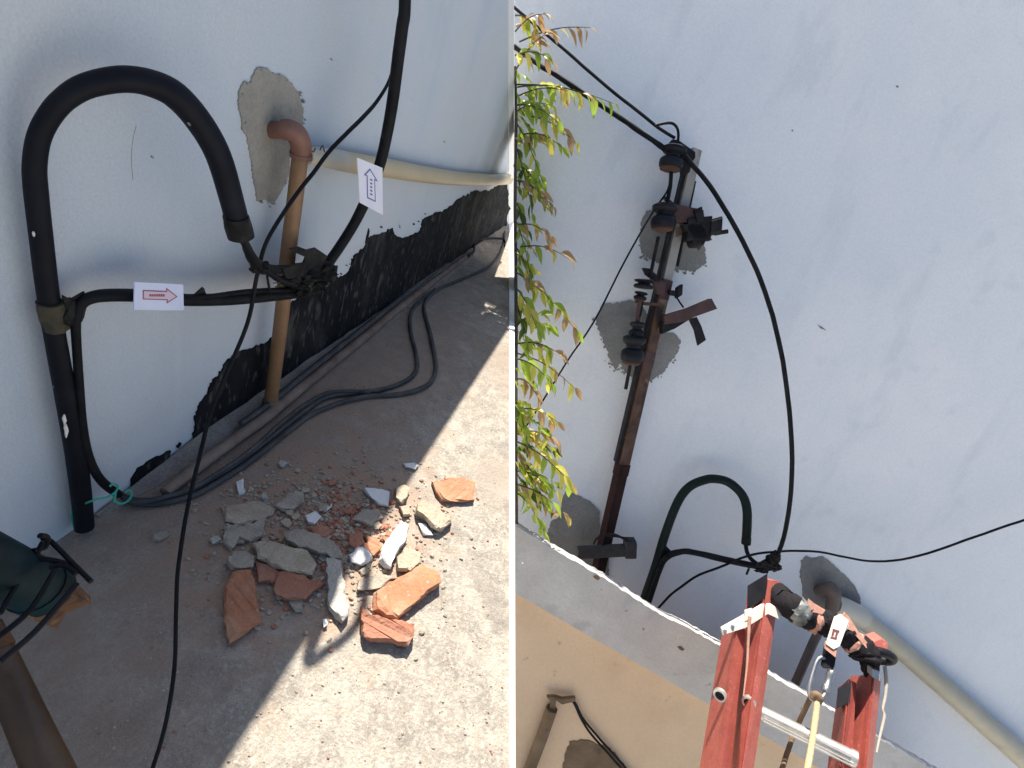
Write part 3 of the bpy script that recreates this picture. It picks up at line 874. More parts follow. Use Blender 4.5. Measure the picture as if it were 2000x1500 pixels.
rf = [(i, (i + 1) % 10, 10 + (i + 1) % 10, 10 + i) for i in range(10)] + [(10 + i, 10 + (i + 1) % 10, 20) for i in range(10)] + [tuple(range(9, -1, -1))]
obj('rusty_end', rv, rf, M_rust, tb)
kk = depth(b1) / F
obj('mortar_clot', *blob_geo(e1 - axd * 0.012, axd * 30 * kk, av * 0.55, bv * 0.55, 0.7, 4, 3, 2.4), M_rust, tb)
for q in ([(0, 1198), (28, 1150), (62, 1100), (84, 1058)], [(84, 1052), (100, 1058), (140, 1098), (178, 1136)], [(60, 1090), (100, 1094), (132, 1102)], [(-6, 1246), (60, 1190), (108, 1112)], [(2, 1290), (70, 1232), (150, 1140)], [(78, 1046), (92, 1050), (88, 1068), (64, 1076)], [(96, 1108), (124, 1104), (150, 1120)]):
    ptube('wire_wrap', L, [(x, y, 0.585) for x, y in q], 12, M_rubber, tb, 8, 4)
CH = []
rt = thing('rusty_tube', 'rusty brown steel tube slanting into the bottom left corner', 'pipe', L(60, 1500, 0.7))
ptube('tube_body', L, [(-30, 1225, 0.80), (4, 1300, 0.82), (48, 1400, 0.84), (98, 1510, 0.86), (140, 1600, 0.88)], [78, 86, 96, 108, 116], M_rust_pipe, rt, 22, 2)
ptube('rim_band', L, [(-18, 1252, 0.805), (-8, 1273, 0.812)], [88, 90], M_rust, rt, 22, 1)

for i, (x, y, sx, sy) in enumerate(CH):
    P = [L(*p, 0.775) for p in jag([(x - sx, y), (x, y - sy), (x + sx, y + sy * .3), (x, y + sy)], 1.5, 5, i)]
    prism('paint_chip', P, ray(x, y).normalized() * 0.004, M_cream_r, rt)

# ------------------------------------------------------------------ rubble
def rock_geo(px, h, seed, z0=0.0, shrink=0.9, rough=0.0025, tilt=0.0, amp=1.5, step=11):
    rnd = random.Random(seed)
    pts = jag(px, amp, step, seed)
    B = [LF(x, y, z0) for x, y in pts]
    n = len(B)
    c = V((0, 0, 0))
    for b in B:
        c += b
    c /= n
    # the outline seen is the top's: pull it towards the camera's foot by the height
    rings = []
    tdir = V((math.cos(seed), math.sin(seed), 0))
    hs = [0.0, 0.5, 0.88, 1.0]
    ks = [1.0, 1.01, 0.985, shrink]
    for hh, kk in zip(hs, ks):
        ring = []
        for i, b in enumerate(B):
            q = c + (b - c) * kk
            up = h * hh * (1 + tilt * (q - c).dot(tdir) / 0.05)
            to_cam = (CAM - q)
            q = q + V((to_cam.x, to_cam.y, 0)).normalized() * (h * hh * V((to_cam.x, to_cam.y, 0)).length / max(0.2, to_cam.z)) * 0.5
            q = q + V((rnd.uniform(-1, 1), rnd.uniform(-1, 1), 0)) * rough
            q.z = z0 + max(0.0, up) + (rnd.uniform(-1, 1) * rough if hh > 0 else 0)
            ring.append(q)
        rings.append(ring)
    vs = [v for r in rings for v in r]
    fs = []
    for k in range(3):
        for i in range(n):
            j = (i + 1) % n
            fs.append((k * n + i, k * n + j, (k + 1) * n + j, (k + 1) * n + i))
    for t in tessellate_polygon([rings[3]]):
        fs.append(tuple(3 * n + i for i in t))
    for t in tessellate_polygon([rings[0]]):
        fs.append(tuple(reversed(t)))
    return vs, fs


ROCKS = [
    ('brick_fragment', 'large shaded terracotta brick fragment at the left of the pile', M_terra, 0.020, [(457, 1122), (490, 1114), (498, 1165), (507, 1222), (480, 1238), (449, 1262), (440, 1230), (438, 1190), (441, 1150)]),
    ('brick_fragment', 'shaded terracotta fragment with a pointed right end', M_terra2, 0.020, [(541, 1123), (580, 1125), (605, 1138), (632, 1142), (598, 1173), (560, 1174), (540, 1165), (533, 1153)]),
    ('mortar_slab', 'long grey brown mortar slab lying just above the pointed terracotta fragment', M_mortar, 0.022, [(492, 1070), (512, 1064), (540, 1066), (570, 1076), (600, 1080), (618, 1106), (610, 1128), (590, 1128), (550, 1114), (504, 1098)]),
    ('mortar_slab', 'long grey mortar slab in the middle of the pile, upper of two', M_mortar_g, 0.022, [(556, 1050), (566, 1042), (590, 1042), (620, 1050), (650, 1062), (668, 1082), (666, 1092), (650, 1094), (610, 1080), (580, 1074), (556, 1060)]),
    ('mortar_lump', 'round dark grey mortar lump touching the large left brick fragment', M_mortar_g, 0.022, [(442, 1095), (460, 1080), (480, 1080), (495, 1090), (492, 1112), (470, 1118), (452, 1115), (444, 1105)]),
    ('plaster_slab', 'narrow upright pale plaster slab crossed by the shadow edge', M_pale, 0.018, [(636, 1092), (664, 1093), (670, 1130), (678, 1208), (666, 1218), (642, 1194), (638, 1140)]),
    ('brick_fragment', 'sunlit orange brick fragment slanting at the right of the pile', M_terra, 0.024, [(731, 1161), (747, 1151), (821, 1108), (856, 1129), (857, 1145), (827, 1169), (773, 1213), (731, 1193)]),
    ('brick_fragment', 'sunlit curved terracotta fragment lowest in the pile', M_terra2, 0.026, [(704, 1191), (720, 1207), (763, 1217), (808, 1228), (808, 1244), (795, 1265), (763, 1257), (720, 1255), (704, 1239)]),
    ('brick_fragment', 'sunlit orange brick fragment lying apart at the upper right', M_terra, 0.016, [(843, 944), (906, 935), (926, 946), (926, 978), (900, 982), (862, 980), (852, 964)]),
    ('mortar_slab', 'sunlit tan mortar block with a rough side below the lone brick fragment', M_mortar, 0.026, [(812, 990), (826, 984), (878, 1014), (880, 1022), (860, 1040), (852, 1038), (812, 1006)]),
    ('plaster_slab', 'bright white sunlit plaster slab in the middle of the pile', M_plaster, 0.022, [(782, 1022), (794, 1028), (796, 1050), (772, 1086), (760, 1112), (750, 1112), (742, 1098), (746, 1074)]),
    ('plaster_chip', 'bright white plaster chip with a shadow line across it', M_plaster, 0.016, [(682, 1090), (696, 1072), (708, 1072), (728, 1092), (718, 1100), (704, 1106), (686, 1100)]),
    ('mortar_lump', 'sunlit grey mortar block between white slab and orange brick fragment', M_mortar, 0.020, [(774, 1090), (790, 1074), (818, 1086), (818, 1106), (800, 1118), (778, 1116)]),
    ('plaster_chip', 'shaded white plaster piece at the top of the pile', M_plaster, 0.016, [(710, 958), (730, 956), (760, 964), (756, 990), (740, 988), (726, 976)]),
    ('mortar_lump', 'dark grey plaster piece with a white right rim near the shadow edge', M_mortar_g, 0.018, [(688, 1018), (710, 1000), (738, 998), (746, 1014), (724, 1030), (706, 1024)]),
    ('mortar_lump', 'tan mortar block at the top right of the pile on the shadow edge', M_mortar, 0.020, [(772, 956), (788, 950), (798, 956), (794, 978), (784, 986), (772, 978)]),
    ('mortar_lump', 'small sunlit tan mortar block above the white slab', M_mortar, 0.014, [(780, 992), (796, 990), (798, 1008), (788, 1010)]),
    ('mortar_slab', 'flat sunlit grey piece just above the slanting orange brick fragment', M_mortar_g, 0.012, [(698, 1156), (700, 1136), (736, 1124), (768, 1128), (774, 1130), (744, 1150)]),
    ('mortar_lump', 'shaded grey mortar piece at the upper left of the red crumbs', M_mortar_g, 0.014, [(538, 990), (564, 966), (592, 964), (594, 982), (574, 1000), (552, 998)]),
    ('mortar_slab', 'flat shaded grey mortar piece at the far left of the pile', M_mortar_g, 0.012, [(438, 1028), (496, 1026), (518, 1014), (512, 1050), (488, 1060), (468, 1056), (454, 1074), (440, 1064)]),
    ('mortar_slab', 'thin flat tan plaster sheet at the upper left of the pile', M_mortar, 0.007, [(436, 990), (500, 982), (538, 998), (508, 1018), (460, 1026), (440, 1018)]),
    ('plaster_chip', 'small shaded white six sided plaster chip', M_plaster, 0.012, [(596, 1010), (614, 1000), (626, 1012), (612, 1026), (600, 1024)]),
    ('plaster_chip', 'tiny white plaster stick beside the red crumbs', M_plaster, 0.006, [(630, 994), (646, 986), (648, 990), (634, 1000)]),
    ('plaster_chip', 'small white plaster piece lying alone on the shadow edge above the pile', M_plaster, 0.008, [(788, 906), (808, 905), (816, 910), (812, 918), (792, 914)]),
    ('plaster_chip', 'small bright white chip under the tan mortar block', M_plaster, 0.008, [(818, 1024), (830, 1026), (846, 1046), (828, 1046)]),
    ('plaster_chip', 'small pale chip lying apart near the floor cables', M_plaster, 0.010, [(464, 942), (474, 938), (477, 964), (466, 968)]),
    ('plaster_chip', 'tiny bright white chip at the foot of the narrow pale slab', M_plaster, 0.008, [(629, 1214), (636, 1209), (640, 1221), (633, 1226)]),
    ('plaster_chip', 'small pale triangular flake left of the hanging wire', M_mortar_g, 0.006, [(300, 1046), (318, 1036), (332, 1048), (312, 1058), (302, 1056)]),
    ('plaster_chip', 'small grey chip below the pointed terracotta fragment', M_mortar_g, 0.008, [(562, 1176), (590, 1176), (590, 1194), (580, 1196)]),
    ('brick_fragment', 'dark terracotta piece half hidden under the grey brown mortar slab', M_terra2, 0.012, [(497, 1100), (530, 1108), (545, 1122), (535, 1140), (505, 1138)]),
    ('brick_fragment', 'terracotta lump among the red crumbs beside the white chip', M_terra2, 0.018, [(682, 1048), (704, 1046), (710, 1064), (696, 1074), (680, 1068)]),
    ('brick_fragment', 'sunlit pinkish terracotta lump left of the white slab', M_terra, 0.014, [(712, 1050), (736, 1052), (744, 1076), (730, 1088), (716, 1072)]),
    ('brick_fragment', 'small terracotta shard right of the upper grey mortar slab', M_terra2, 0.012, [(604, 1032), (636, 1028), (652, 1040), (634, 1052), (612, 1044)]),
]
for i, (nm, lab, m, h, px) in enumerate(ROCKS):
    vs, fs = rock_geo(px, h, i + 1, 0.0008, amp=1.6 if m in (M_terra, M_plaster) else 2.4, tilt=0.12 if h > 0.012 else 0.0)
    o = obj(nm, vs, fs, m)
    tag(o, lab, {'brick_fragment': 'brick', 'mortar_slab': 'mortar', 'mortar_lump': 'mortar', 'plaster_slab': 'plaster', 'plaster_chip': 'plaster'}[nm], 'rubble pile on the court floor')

# crumbs, too many to count
cv, cf, cm = [], [], []


def crumb(p, s, mi, rnd):
    b = len(cv)
    k = rnd.choice((5, 6, 7))
    a0 = rnd.uniform(0, 6.28)
    el = rnd.uniform(0.5, 1.0)
    for lvl, hh in ((1.0, 0.0), (0.95, 0.5), (0.6, 0.95)):
        for i in range(k):
            a = a0 + 6.283 * i / k
            r = s * lvl * rnd.uniform(0.7, 1.2)
            cv.append(p + V((math.cos(a) * r, math.sin(a) * r * el, hh * s * rnd.uniform(0.5, 0.9))))
    for l in range(2):
        for i in range(k):
            j = (i + 1) % k
            cf.append((b + l * k + i, b + l * k + j, b + (l + 1) * k + j, b + (l + 1) * k + i))
            cm.append(mi)
    cf.append(tuple(b + 2 * k + i for i in range(k)))
    cm.append(mi)
    cf.append(tuple(b + k - 1 - i for i in range(k)))
    cm.append(mi)


r4 = random.Random(77)
for i in range(46):                         # thumb-sized bits
    x, y = r4.gauss(655, 85), r4.gauss(1045, 52)
    mi = r4.choice((0, 0, 1, 2, 1, 3))
    k = r4.choice((5, 6, 7))
    sz = r4.uniform(6, 12)
    a0 = r4.uniform(0, 6.28)
    px = [(x + sz * math.cos(a0 + 6.283 * j / k) * r4.uniform(0.6, 1.2), y + 0.75 * sz * math.sin(a0 + 6.283 * j / k) * r4.uniform(0.6, 1.2)) for j in range(k)]
    vs, fs = rock_geo(px, r4.uniform(0.005, 0.012), 200 + i, 0.0008, shrink=0.75, amp=1.0, step=30, rough=0.0012)
    b_ = len(cv)
    cv += vs
    cf += [tuple(q + b_ for q in f) for f in fs]
    cm += [mi] * len(fs)
rnd = random.Random(21)
for i in range(360):                        # red core of the pile
    x, y = rnd.gauss(680, 42), rnd.gauss(1022, 34)
    crumb(LF(x, y, 0.0006), rnd.uniform(0.002, 0.0095), rnd.choice((0, 0, 0, 1, 2)), rnd)
for i in range(1500):                        # around it
    x, y = rnd.gauss(650, 110), rnd.gauss(1050, 75)
    crumb(LF(x, y, 0.0006), rnd.uniform(0.0012, 0.0062), rnd.choice((0, 1, 1, 1, 2, 2, 1, 2, 3)), rnd)
for i in range(1100):                        # thin scatter and along the pipe
    if i % 2:
        x, y = rnd.uniform(180, 985), rnd.uniform(760, 1490)
    else:
        x = rnd.uniform(330, 800)
        y = 985 - 0.74 * (x - 330) + abs(rnd.gauss(0, 34))
    p = LF(x, y, 0.0006)
    if p.x > 0.07 and p.x < 1.2:
        crumb(p, rnd.uniform(0.0008, 0.0028), rnd.choice((1, 1, 1, 2, 2, 2, 1, 0)), rnd)
o = obj('rubble_crumbs', cv, cf, None, mats=[M_terra2, M_mortar, M_mortar_g, M_pale], midx=cm)
o['kind'] = 'stuff'
o['label'] = 'small red and grey rubble crumbs scattered on the floor'

# ------------------------------------------------------------------ right: service pole
pole = thing('service_pole', 'leaning rusty steel service pole with insulators on the tall wall', 'pole', R(1165, 1130, 0.1))
A0, A1 = (1163, 1138), (1357, 293)


def PL(t, off=0.1, dx=0.0):
    return R(A0[0] + (A1[0] - A0[0]) * t + dx, A0[1] + (A1[1] - A0[1]) * t, off)


pax = (PL(1) - PL(0)).normalized()
psd = pax.cross(RN).normalized()
if psd.dot(RX) < 0:
    psd = -psd
th = math.radians(24)
pw = 11.5 * depth(PL(0.5)) / F
pa = (psd * math.cos(th) - RN * math.sin(th)) * pw * 0.98
pb = (RN * math.cos(th) + psd * math.sin(th)) * pw * 0.8
for t0, t1, m, nm, s in ((0.0, 0.262, M_pole_dark, 'lower_post', 1.02), (0.262, 0.66, M_pole_rust, 'middle_post', 1.0), (0.66, 1.0, M_pole, 'upper_post', 0.9)):
    beam(nm, PL(t0), PL(t1 + (0.002 if t1 < 1 else 0)), pa * s, pb * s, m, pole, 0.07)
beam('side_flange', PL(0.28, 0.095, -15), PL(0.985, 0.095, -12), psd * 0.007, RN * 0.03, M_iron, pole, 0.1)  # the flange's shaded side, its darkness put in by the black colour
beam('sleeve', PL(0.25), PL(0.275), pa * 1.14, pb * 1.14, M_pole_dark, pole, 0.1)
beam('collar_band', PL(0.655), PL(0.70), pa * 1.08, pb * 1.08, M_iron_red, pole, 0.1)
beam('collar_band', PL(0.50), PL(0.535), pa * 1.06, pb * 1.06, M_iron_red, pole, 0.1)


def insulator(c0, c1, wpx, off, rim=True, caps=2, nm='insulator'):
    p0, p1 = R(*c0, off), R(*c1, off)
    r = rad(p0, wpx) * 1.08
    prof = [(0, r * .3), (0.02, r * .78), (0.10, r), (0.22, r), (0.30, r * .86), (0.36, r * .62), (0.46, r * .60), (0.54, r * .84), (0.62, r * .98), (0.80, r), (0.93, r * .92), (0.98, r * .7), (1, r * .25)]
    ins = lathe(nm, p0, p1, prof, M_ceramic, pole, 22)
    if rim:
        d = (p1 - p0)
        lathe('rust_rim', p1 - d * 0.06, p1 + d * 0.10, [(0, r * .4), (0.05, r * .80), (0.6, r * .82), (0.95, r * .5), (1, r * .1)], M_rim, ins, 22)
    return ins


insulator((1319, 286), (1308, 330), 44, 0.20)
insulator((1300, 398), (1293, 447), 46, 0.20)
insulator((1259, 546), (1256, 564), 36, 0.19, False)
insulator((1253, 570), (1249, 586), 24, 0.19)
insulator((1246, 628), (1241, 660), 27, 0.20, False)
insulator((1240, 655), (1233, 708), 42, 0.20)
# arms and clamps
def plate(nm, px, off, thick, m, parent=pole):
    return prism(nm, [R(x, y, off) for x, y in px], RN * -thick, m, parent)


plate('top_bracket', [(1313, 272), (1326, 274), (1358, 297), (1358, 308), (1352, 316), (1347, 336), (1338, 338), (1334, 312)], 0.18, 0.07, M_iron)
plate('upper_arm', [(1296, 383), (1302, 384), (1318, 398), (1374, 410), (1377, 436), (1322, 434), (1312, 404)], 0.175, 0.03, M_iron_red)
plate('arm_flap', [(1356, 409), (1371, 403), (1377, 436), (1362, 432)], 0.20, 0.02, M_iron)
obj('upper_clamp', *join([beam_geo(R(1338, 450, 0.15), R(1384, 446, 0.15), RU * 0.055, RN * 0.04, 0.15), beam_geo(R(1350, 440, 0.16), R(1368, 470, 0.16), RX * 0.05, RN * 0.03, 0.2), blob_geo(R(1358, 472, 0.15), RX * 0.045, RU * 0.035, RN * 0.03, 0.6, 5, 2)]), M_iron, pole)
beam('clamp_block', R(1384, 446, 0.17), R(1405, 440, 0.17), RU * 0.040, RN * 0.035, M_iron, pole, 0.3)
ptube('clamp_rod', R, [(1396, 456, 0.17), (1421, 452, 0.17)], 9, M_iron, pole, 8, 1)
plate('rust_tongue', [(1352, 474), (1358, 470), (1370, 482), (1366, 488)], 0.16, 0.012, M_iron_red)
plate('spool_clip', [(1256, 523), (1268, 524), (1284, 538), (1288, 552), (1276, 546), (1262, 536)], 0.17, 0.03, M_iron)
plate('spool_arm', [(1270, 545), (1285, 540), (1300, 555), (1298, 580), (1284, 574), (1278, 556)], 0.155, 0.03, M_iron_red)
plate('rim_strip', [(1240, 586), (1262, 590), (1290, 593), (1290, 597), (1262, 597), (1242, 591)], 0.19, 0.015, M_rim)
obj('side_clamp', *join([beam_geo(R(1306, 571, 0.13), R(1322, 574, 0.13), RU * 0.013, RN * 0.02, 0.1), beam_geo(R(1321, 572, 0.14), R(1330, 566, 0.14), RU * 0.028, RN * 0.025, 0.15)]), M_iron, pole)
ptube('stay_wire', R, [(1321, 580, 0.14), (1328, 591, 0.15), (1335, 601, 0.16)], 4, M_iron, pole, 6, 1)
plate('lower_arm', [(1298, 616), (1345, 602), (1390, 583), (1401, 603), (1356, 619), (1340, 628), (1298, 634)], 0.19, 0.05, M_iron_red)
plate('lower_arm', [(1294, 630), (1342, 624), (1350, 622), (1318, 642), (1293, 652)], 0.175, 0.05, M_iron)
plate('strap', [(1346, 624), (1361, 619), (1370, 637), (1379, 664), (1363, 675), (1356, 645)], 0.185, 0.012, M_iron)
ptube('rod', R, [(1286, 462, 0.18), (1278, 500, 0.17), (1270, 541, 0.17)], 7, M_iron, pole, 8, 1)
ptube('rod', R, [(1304, 460, 0.17), (1296, 510, 0.16), (1288, 548, 0.16)], 9, M_iron, pole, 8, 1)
ptube('rod', R, [(1357, 354, 0.08), (1340, 436, 0.07), (1323, 520, 0.06)], 6, M_iron, pole, 8, 1)
ptube('rod', R, [(1231, 712, 0.18), (1222, 760, 0.17)], 7, M_iron, pole, 8, 1)
ptube('jumper', R, [(1311, 336, 0.2), (1309, 365, 0.2), (1302, 400, 0.2)], 8, M_rubber, pole, 8, 2)
ptube('jumper', R, [(1250, 588, 0.2), (1247, 610, 0.2), (1245, 634, 0.2)], 9, M_iron_red, pole, 8, 2)
ptube('jumper', R, [(1254, 590, 0.2), (1252, 612, 0.21), (1243, 630, 0.2)], 4, M_rubber, pole, 6, 2)

blk = thing('timber_spacer', 'dark timber block strapped across the foot of the service pole', 'timber', R(1185, 1078, 0.14))
beam('block', R(1128, 1079, 0.14), R(1226, 1074, 0.16), RU * 0.027, RN * 0.03, M_timber, blk, 0.15)
beam('end_grain', R(1220, 1070, 0.165), R(1240, 1070, 0.165), RU * 0.050, RN * 0.042, M_timber, blk, 0.25)
ptube('strap_wire', R, [(1160, 1062, 0.20), (1168, 1050, 0.22), (1196, 1043, 0.21), (1214, 1050, 0.2), (1224, 1056, 0.19), (1236, 1062, 0.19)], 4.5, M_iron, blk, 6, 3)
ptube('strap_wire', R, [(1186, 1046, 0.2), (1206, 1048, 0.2), (1228, 1052, 0.2)], 4, M_iron, blk, 6, 3)

# overhead and service wires
def wire(nm, lab, pts, wd, m=M_rubber, cat='cable', grp=None, n=8, wob=0.0):
    o = ptube(nm, R, pts, wd, m, None, n, 4, wob, 0.0015)
    return tag(o, lab, cat, grp)


wire('overhead_cable', 'thick twisted black cable coming from the upper left to the pole top', [(1004, 90, 0.10), (1050, 124, 0.11), (1100, 156, 0.13), (1180, 210, 0.16), (1240, 250, 0.18), (1300, 292, 0.21)], 11, wob=0.25)
wire('overhead_cable', 'thinner black cable above the thick one running to the pole top', [(1004, 14, 0.10), (1040, 44, 0.11), (1100, 95, 0.14), (1180, 165, 0.17), (1245, 217, 0.20), (1284, 248, 0.21), (1318, 270, 0.2)], 7)
wire('wire_loop', 'short black wire loop curving over the pole top', [(1280, 245, 0.23), (1296, 241, 0.23), (1312, 241, 0.22), (1322, 250, 0.21), (1325, 264, 0.2), (1324, 276, 0.19)], 6)
wire('service_drop', 'long black cable curving from the pole top down to the lower splice', [(1335, 300, 0.21), (1352, 322, 0.21), (1380, 354, 0.22), (1415, 408, 0.24), (1450, 470, 0.26), (1487, 550, 0.28), (1515, 640, 0.29), (1533, 730, 0.30), (1543, 820, 0.30), (1547, 900, 0.30), (1543, 980, 0.29), (1531, 1048, 0.28), (1514, 1096, 0.27)], 10)
wire('slack_wire', 'thin wire slanting down left from the upper insulator to the leaves', [(1309, 345, 0.2), (1304, 372, 0.2), (1280, 406, 0.21), (1250, 456, 0.22), (1210, 530, 0.23), (1160, 628, 0.22), (1105, 710, 0.20), (1052, 796, 0.18), (1015, 850, 0.16)], 3.6, cat='wire')
wire('slack_wire', 'thin wire running from the parapet past the splice to the right edge', [(1278, 1197, 0.25), (1307, 1165, 0.25), (1333, 1144, 0.25), (1365, 1123, 0.25), (1408, 1107, 0.25), (1445, 1091, 0.25), (1480, 1081, 0.25), (1515, 1078, 0.25), (1547, 1076, 0.24), (1600, 1078, 0.22), (1650, 1088, 0.2), (1700, 1096, 0.2), (1760, 1093, 0.18), (1830, 1075, 0.16), (1900, 1050, 0.15), (1990, 1019, 0.15), (2040, 1004, 0.15)], 5, cat='wire')

hk2 = thing('hooked_pipe', 'black pipe bent into a hook rising behind the grey parapet', 'pipe', R(1259, 1175, 0.15))
g2 = [(1248, 1200), (1259, 1168), (1280, 1107), (1296, 1053), (1315, 1000), (1331, 968), (1349, 949), (1371, 939), (1392, 935), (1419, 940), (1440, 955), (1453, 973), (1459, 997), (1459, 1027), (1457, 1060)]
ptube('bent_tube', R, [(x, y, 0.14) for x, y in g2], 18, M_pipe_blk2, hk2, 16, 5)
ptube('end_collar', R, [(1458, 1050, 0.14), (1457, 1062, 0.14)], 20, M_tape, hk2, 14, 2)
ptube('branch_cable', R, [(1258, 1196, 0.16), (1268, 1170, 0.16), (1288, 1110, 0.16), (1303, 1087, 0.17), (1333, 1077, 0.18), (1360, 1080, 0.2), (1403, 1090, 0.22), (1453, 1101, 0.24), (1490, 1108, 0.26)], [12, 13, 14, 15, 12, 12, 13, 13, 12], M_rubber, hk2, 10, 4, 0.08)
prism('web_plate', [R(x, y, 0.15) for x, y in [(1296, 1054), (1304, 1070), (1312, 1078), (1300, 1094), (1286, 1096)]], RN * -0.02, M_tape, hk2)
ptube('tail_wire', R, [(1456, 1060, 0.14), (1459, 1078, 0.18), (1467, 1092, 0.21), (1483, 1104, 0.24)], 8, M_rubber, hk2, 8, 3)
sp2 = []
for i, (x, y, sx, sy) in enumerate([(1496, 1104, 18, 10), (1510, 1094, 12, 12), (1512, 1106, 12, 9), (1488, 1112, 12, 6), (1516, 1084, 7, 8)]):
    c = R(x, y, 0.27)
    k = depth(c) / F
    sp2.append(blob_geo(c, RX * sx * k, RU * sy * k, RN * 8 * k, 0.7, i + 12, 3, 2.6))
sp2.append(tube_geo([R(1463, 1110, 0.26), R(1458, 1122, 0.26)], 0.006, 6, 1))
o = obj('taped_splice', *join(sp2), M_tape)
tag(o, 'black taped splice just above the top of the red ladder', 'cable splice')

# brown elbow and cream duct on the right
be = thing('brown_drain_pipe', 'dark brown elbow and pipe dropping from a cement patch behind the ladder', 'pipe', R(1625, 1185, 0.08))
ptube('elbow', R, [(1600, 1155, 0.02), (1612, 1151, 0.07), (1622, 1151, 0.09), (1628, 1160, 0.10), (1627, 1176, 0.10), (1624, 1190, 0.10)], [24, 27, 30, 30, 28, 28], M_brown_dark, be, 16, 5)
ptube('drop_pipe', R, [(1624, 1186, 0.10), (1588, 1256, 0.10), (1552, 1338, 0.10), (1530, 1390, 0.10)], 20, M_brown_dark, be, 14, 1)
d2 = thing('cream_duct', 'weathered cream pipe sloping down to the lower right corner from a white collar', 'pipe', R(1700, 1215, 0.06))
ptube('duct', R, [(1668, 1196, 0.06), (1760, 1270, 0.06), (1870, 1365, 0.06), (2010, 1490, 0.06)], [36, 36, 38, 42], M_cream_r, d2, 18, 1)
ptube('collar', R, [(1630, 1180, 0.06), (1650, 1188, 0.06), (1684, 1206, 0.06)], [36, 40, 42], M_white_pvc, d2, 18, 2)

# stub post and wires below the parapet
stub = thing('stub_post', 'broken grey brown stub post on the beige wall below the parapet', 'post', R(1050, 1440, PO - 0.03))
ptube('shaft', R, [(1078, 1384, PO - 0.02), (1058, 1440, PO - 0.02), (1028, 1520, PO - 0.02)], 24, M_brown_render, stub, 12, 1, 0.06)
plate('top_tie', [(1068, 1362), (1085, 1362), (1098, 1366), (1124, 1364), (1124, 1370), (1098, 1376), (1086, 1368), (1084, 1388), (1074, 1388), (1076, 1370)], PO - 0.01, 0.02, M_brown_render, stub)
for i, dx in enumerate((0, 9)):
    wire('twin_wire', ('left', 'right')[i] + ' of two thin black wires hanging down the beige wall', [(1112 + dx * .3, 1366, PO - 0.04), (1121 + dx * .3, 1373, PO - 0.03), (1134 + dx * .4, 1402, PO - 0.03), (1156 + dx, 1436, PO - 0.03), (1190 + dx, 1474, PO - 0.03), (1232 + dx, 1522, PO - 0.03)], 4.5, cat='wire', grp='twin wires on the beige wall')

# ------------------------------------------------------------------ ladder
lad = thing('extension_ladder', 'red fibreglass extension ladder leaning on the grey parapet', 'ladder', R(1560, 1500, 0.9))


def LO(py):                                 # the ladder leans: further from the wall lower down
    return 0.60 + (py - 1130) / 370.0 * 0.46


def K(px, py, d=0.0):
    return R(px, py, LO(py) + d)


def loft(nm, low, high, m, parent, vec=None):
    """bar between two cross-sections (equal counts)"""
    n = len(low)
    vs = list(low) + list(high)
    fs = [(i, (i + 1) % n, n + (i + 1) % n, n + i) for i in range(n)]
    for t in tessellate_polygon([low]):
        fs.append(tuple(reversed(t)))
    for t in tessellate_polygon([high]):
        fs.append(tuple(n + i for i in t))
    return obj(nm, vs, fs, m, parent)


def channel(nm, b, t, parent):
    """C-section rail. b, t = (py, x_left, x_corner, x_right): web from left to corner, flange corner to right"""
    secs = []
    for py, xl, xc, xr, sl in (b, t):
        L0 = K(xl, py + sl, -0.13)
        C0 = K(xc, py, 0.012)
        Rr = K(xr, py + 4, -0.030)
        th = 0.006
        ax_ = -RN * th
        nx = RX * th
        Lf = K(xl, py + sl, -0.055) + (Rr - C0) * 0.75
        secs.append([L0, C0, Rr, Rr - RX * th - RU * 0, C0 - RN * th * 2.2 + RX * 0.0, L0 + RX * th * 1.3, Lf, Lf - RU * 0.0 - RX * th])
    secs = [s[:6] for s in secs]
    return loft(nm, secs[0], secs[1], M_fibre, parent)


railL = channel('front_rail', (1540, 1362, 1402, 1422, -14), (1222, 1410, 1440, 1457, 16), lad)
railL2 = channel('rear_rail', (1540, 1420, 1444, 1466, -10), (1132, 1460, 1500, 1525, 22), lad)
railR = channel('front_rail', (1540, 1622, 1688, 1700, -16), (1322, 1662, 1708, 1721, -2), lad)
railR2 = channel('rear_rail', (1540, 1612, 1640, 1662, -10), (1330, 1637, 1662, 1672, 12), lad)
# inner dark web of the rear section, black caps
loft('end_cap', [K(1459, 1192, 0.0), K(1497, 1166, 0.016), K(1497, 1166, -0.05), K(1459, 1192, -0.06)], [K(1460, 1144, 0.0), K(1499, 1120, 0.016), K(1499, 1120, -0.05), K(1460, 1144, -0.06)], M_blackcap, lad)
loft('end_cap', [K(1634, 1384, 0.0), K(1660, 1372, 0.016), K(1660, 1372, -0.05), K(1634, 1384, -0.06)], [K(1636, 1345, 0.0), K(1663, 1330, 0.016), K(1663, 1330, -0.05), K(1636, 1345, -0.06)], M_blackcap, lad)
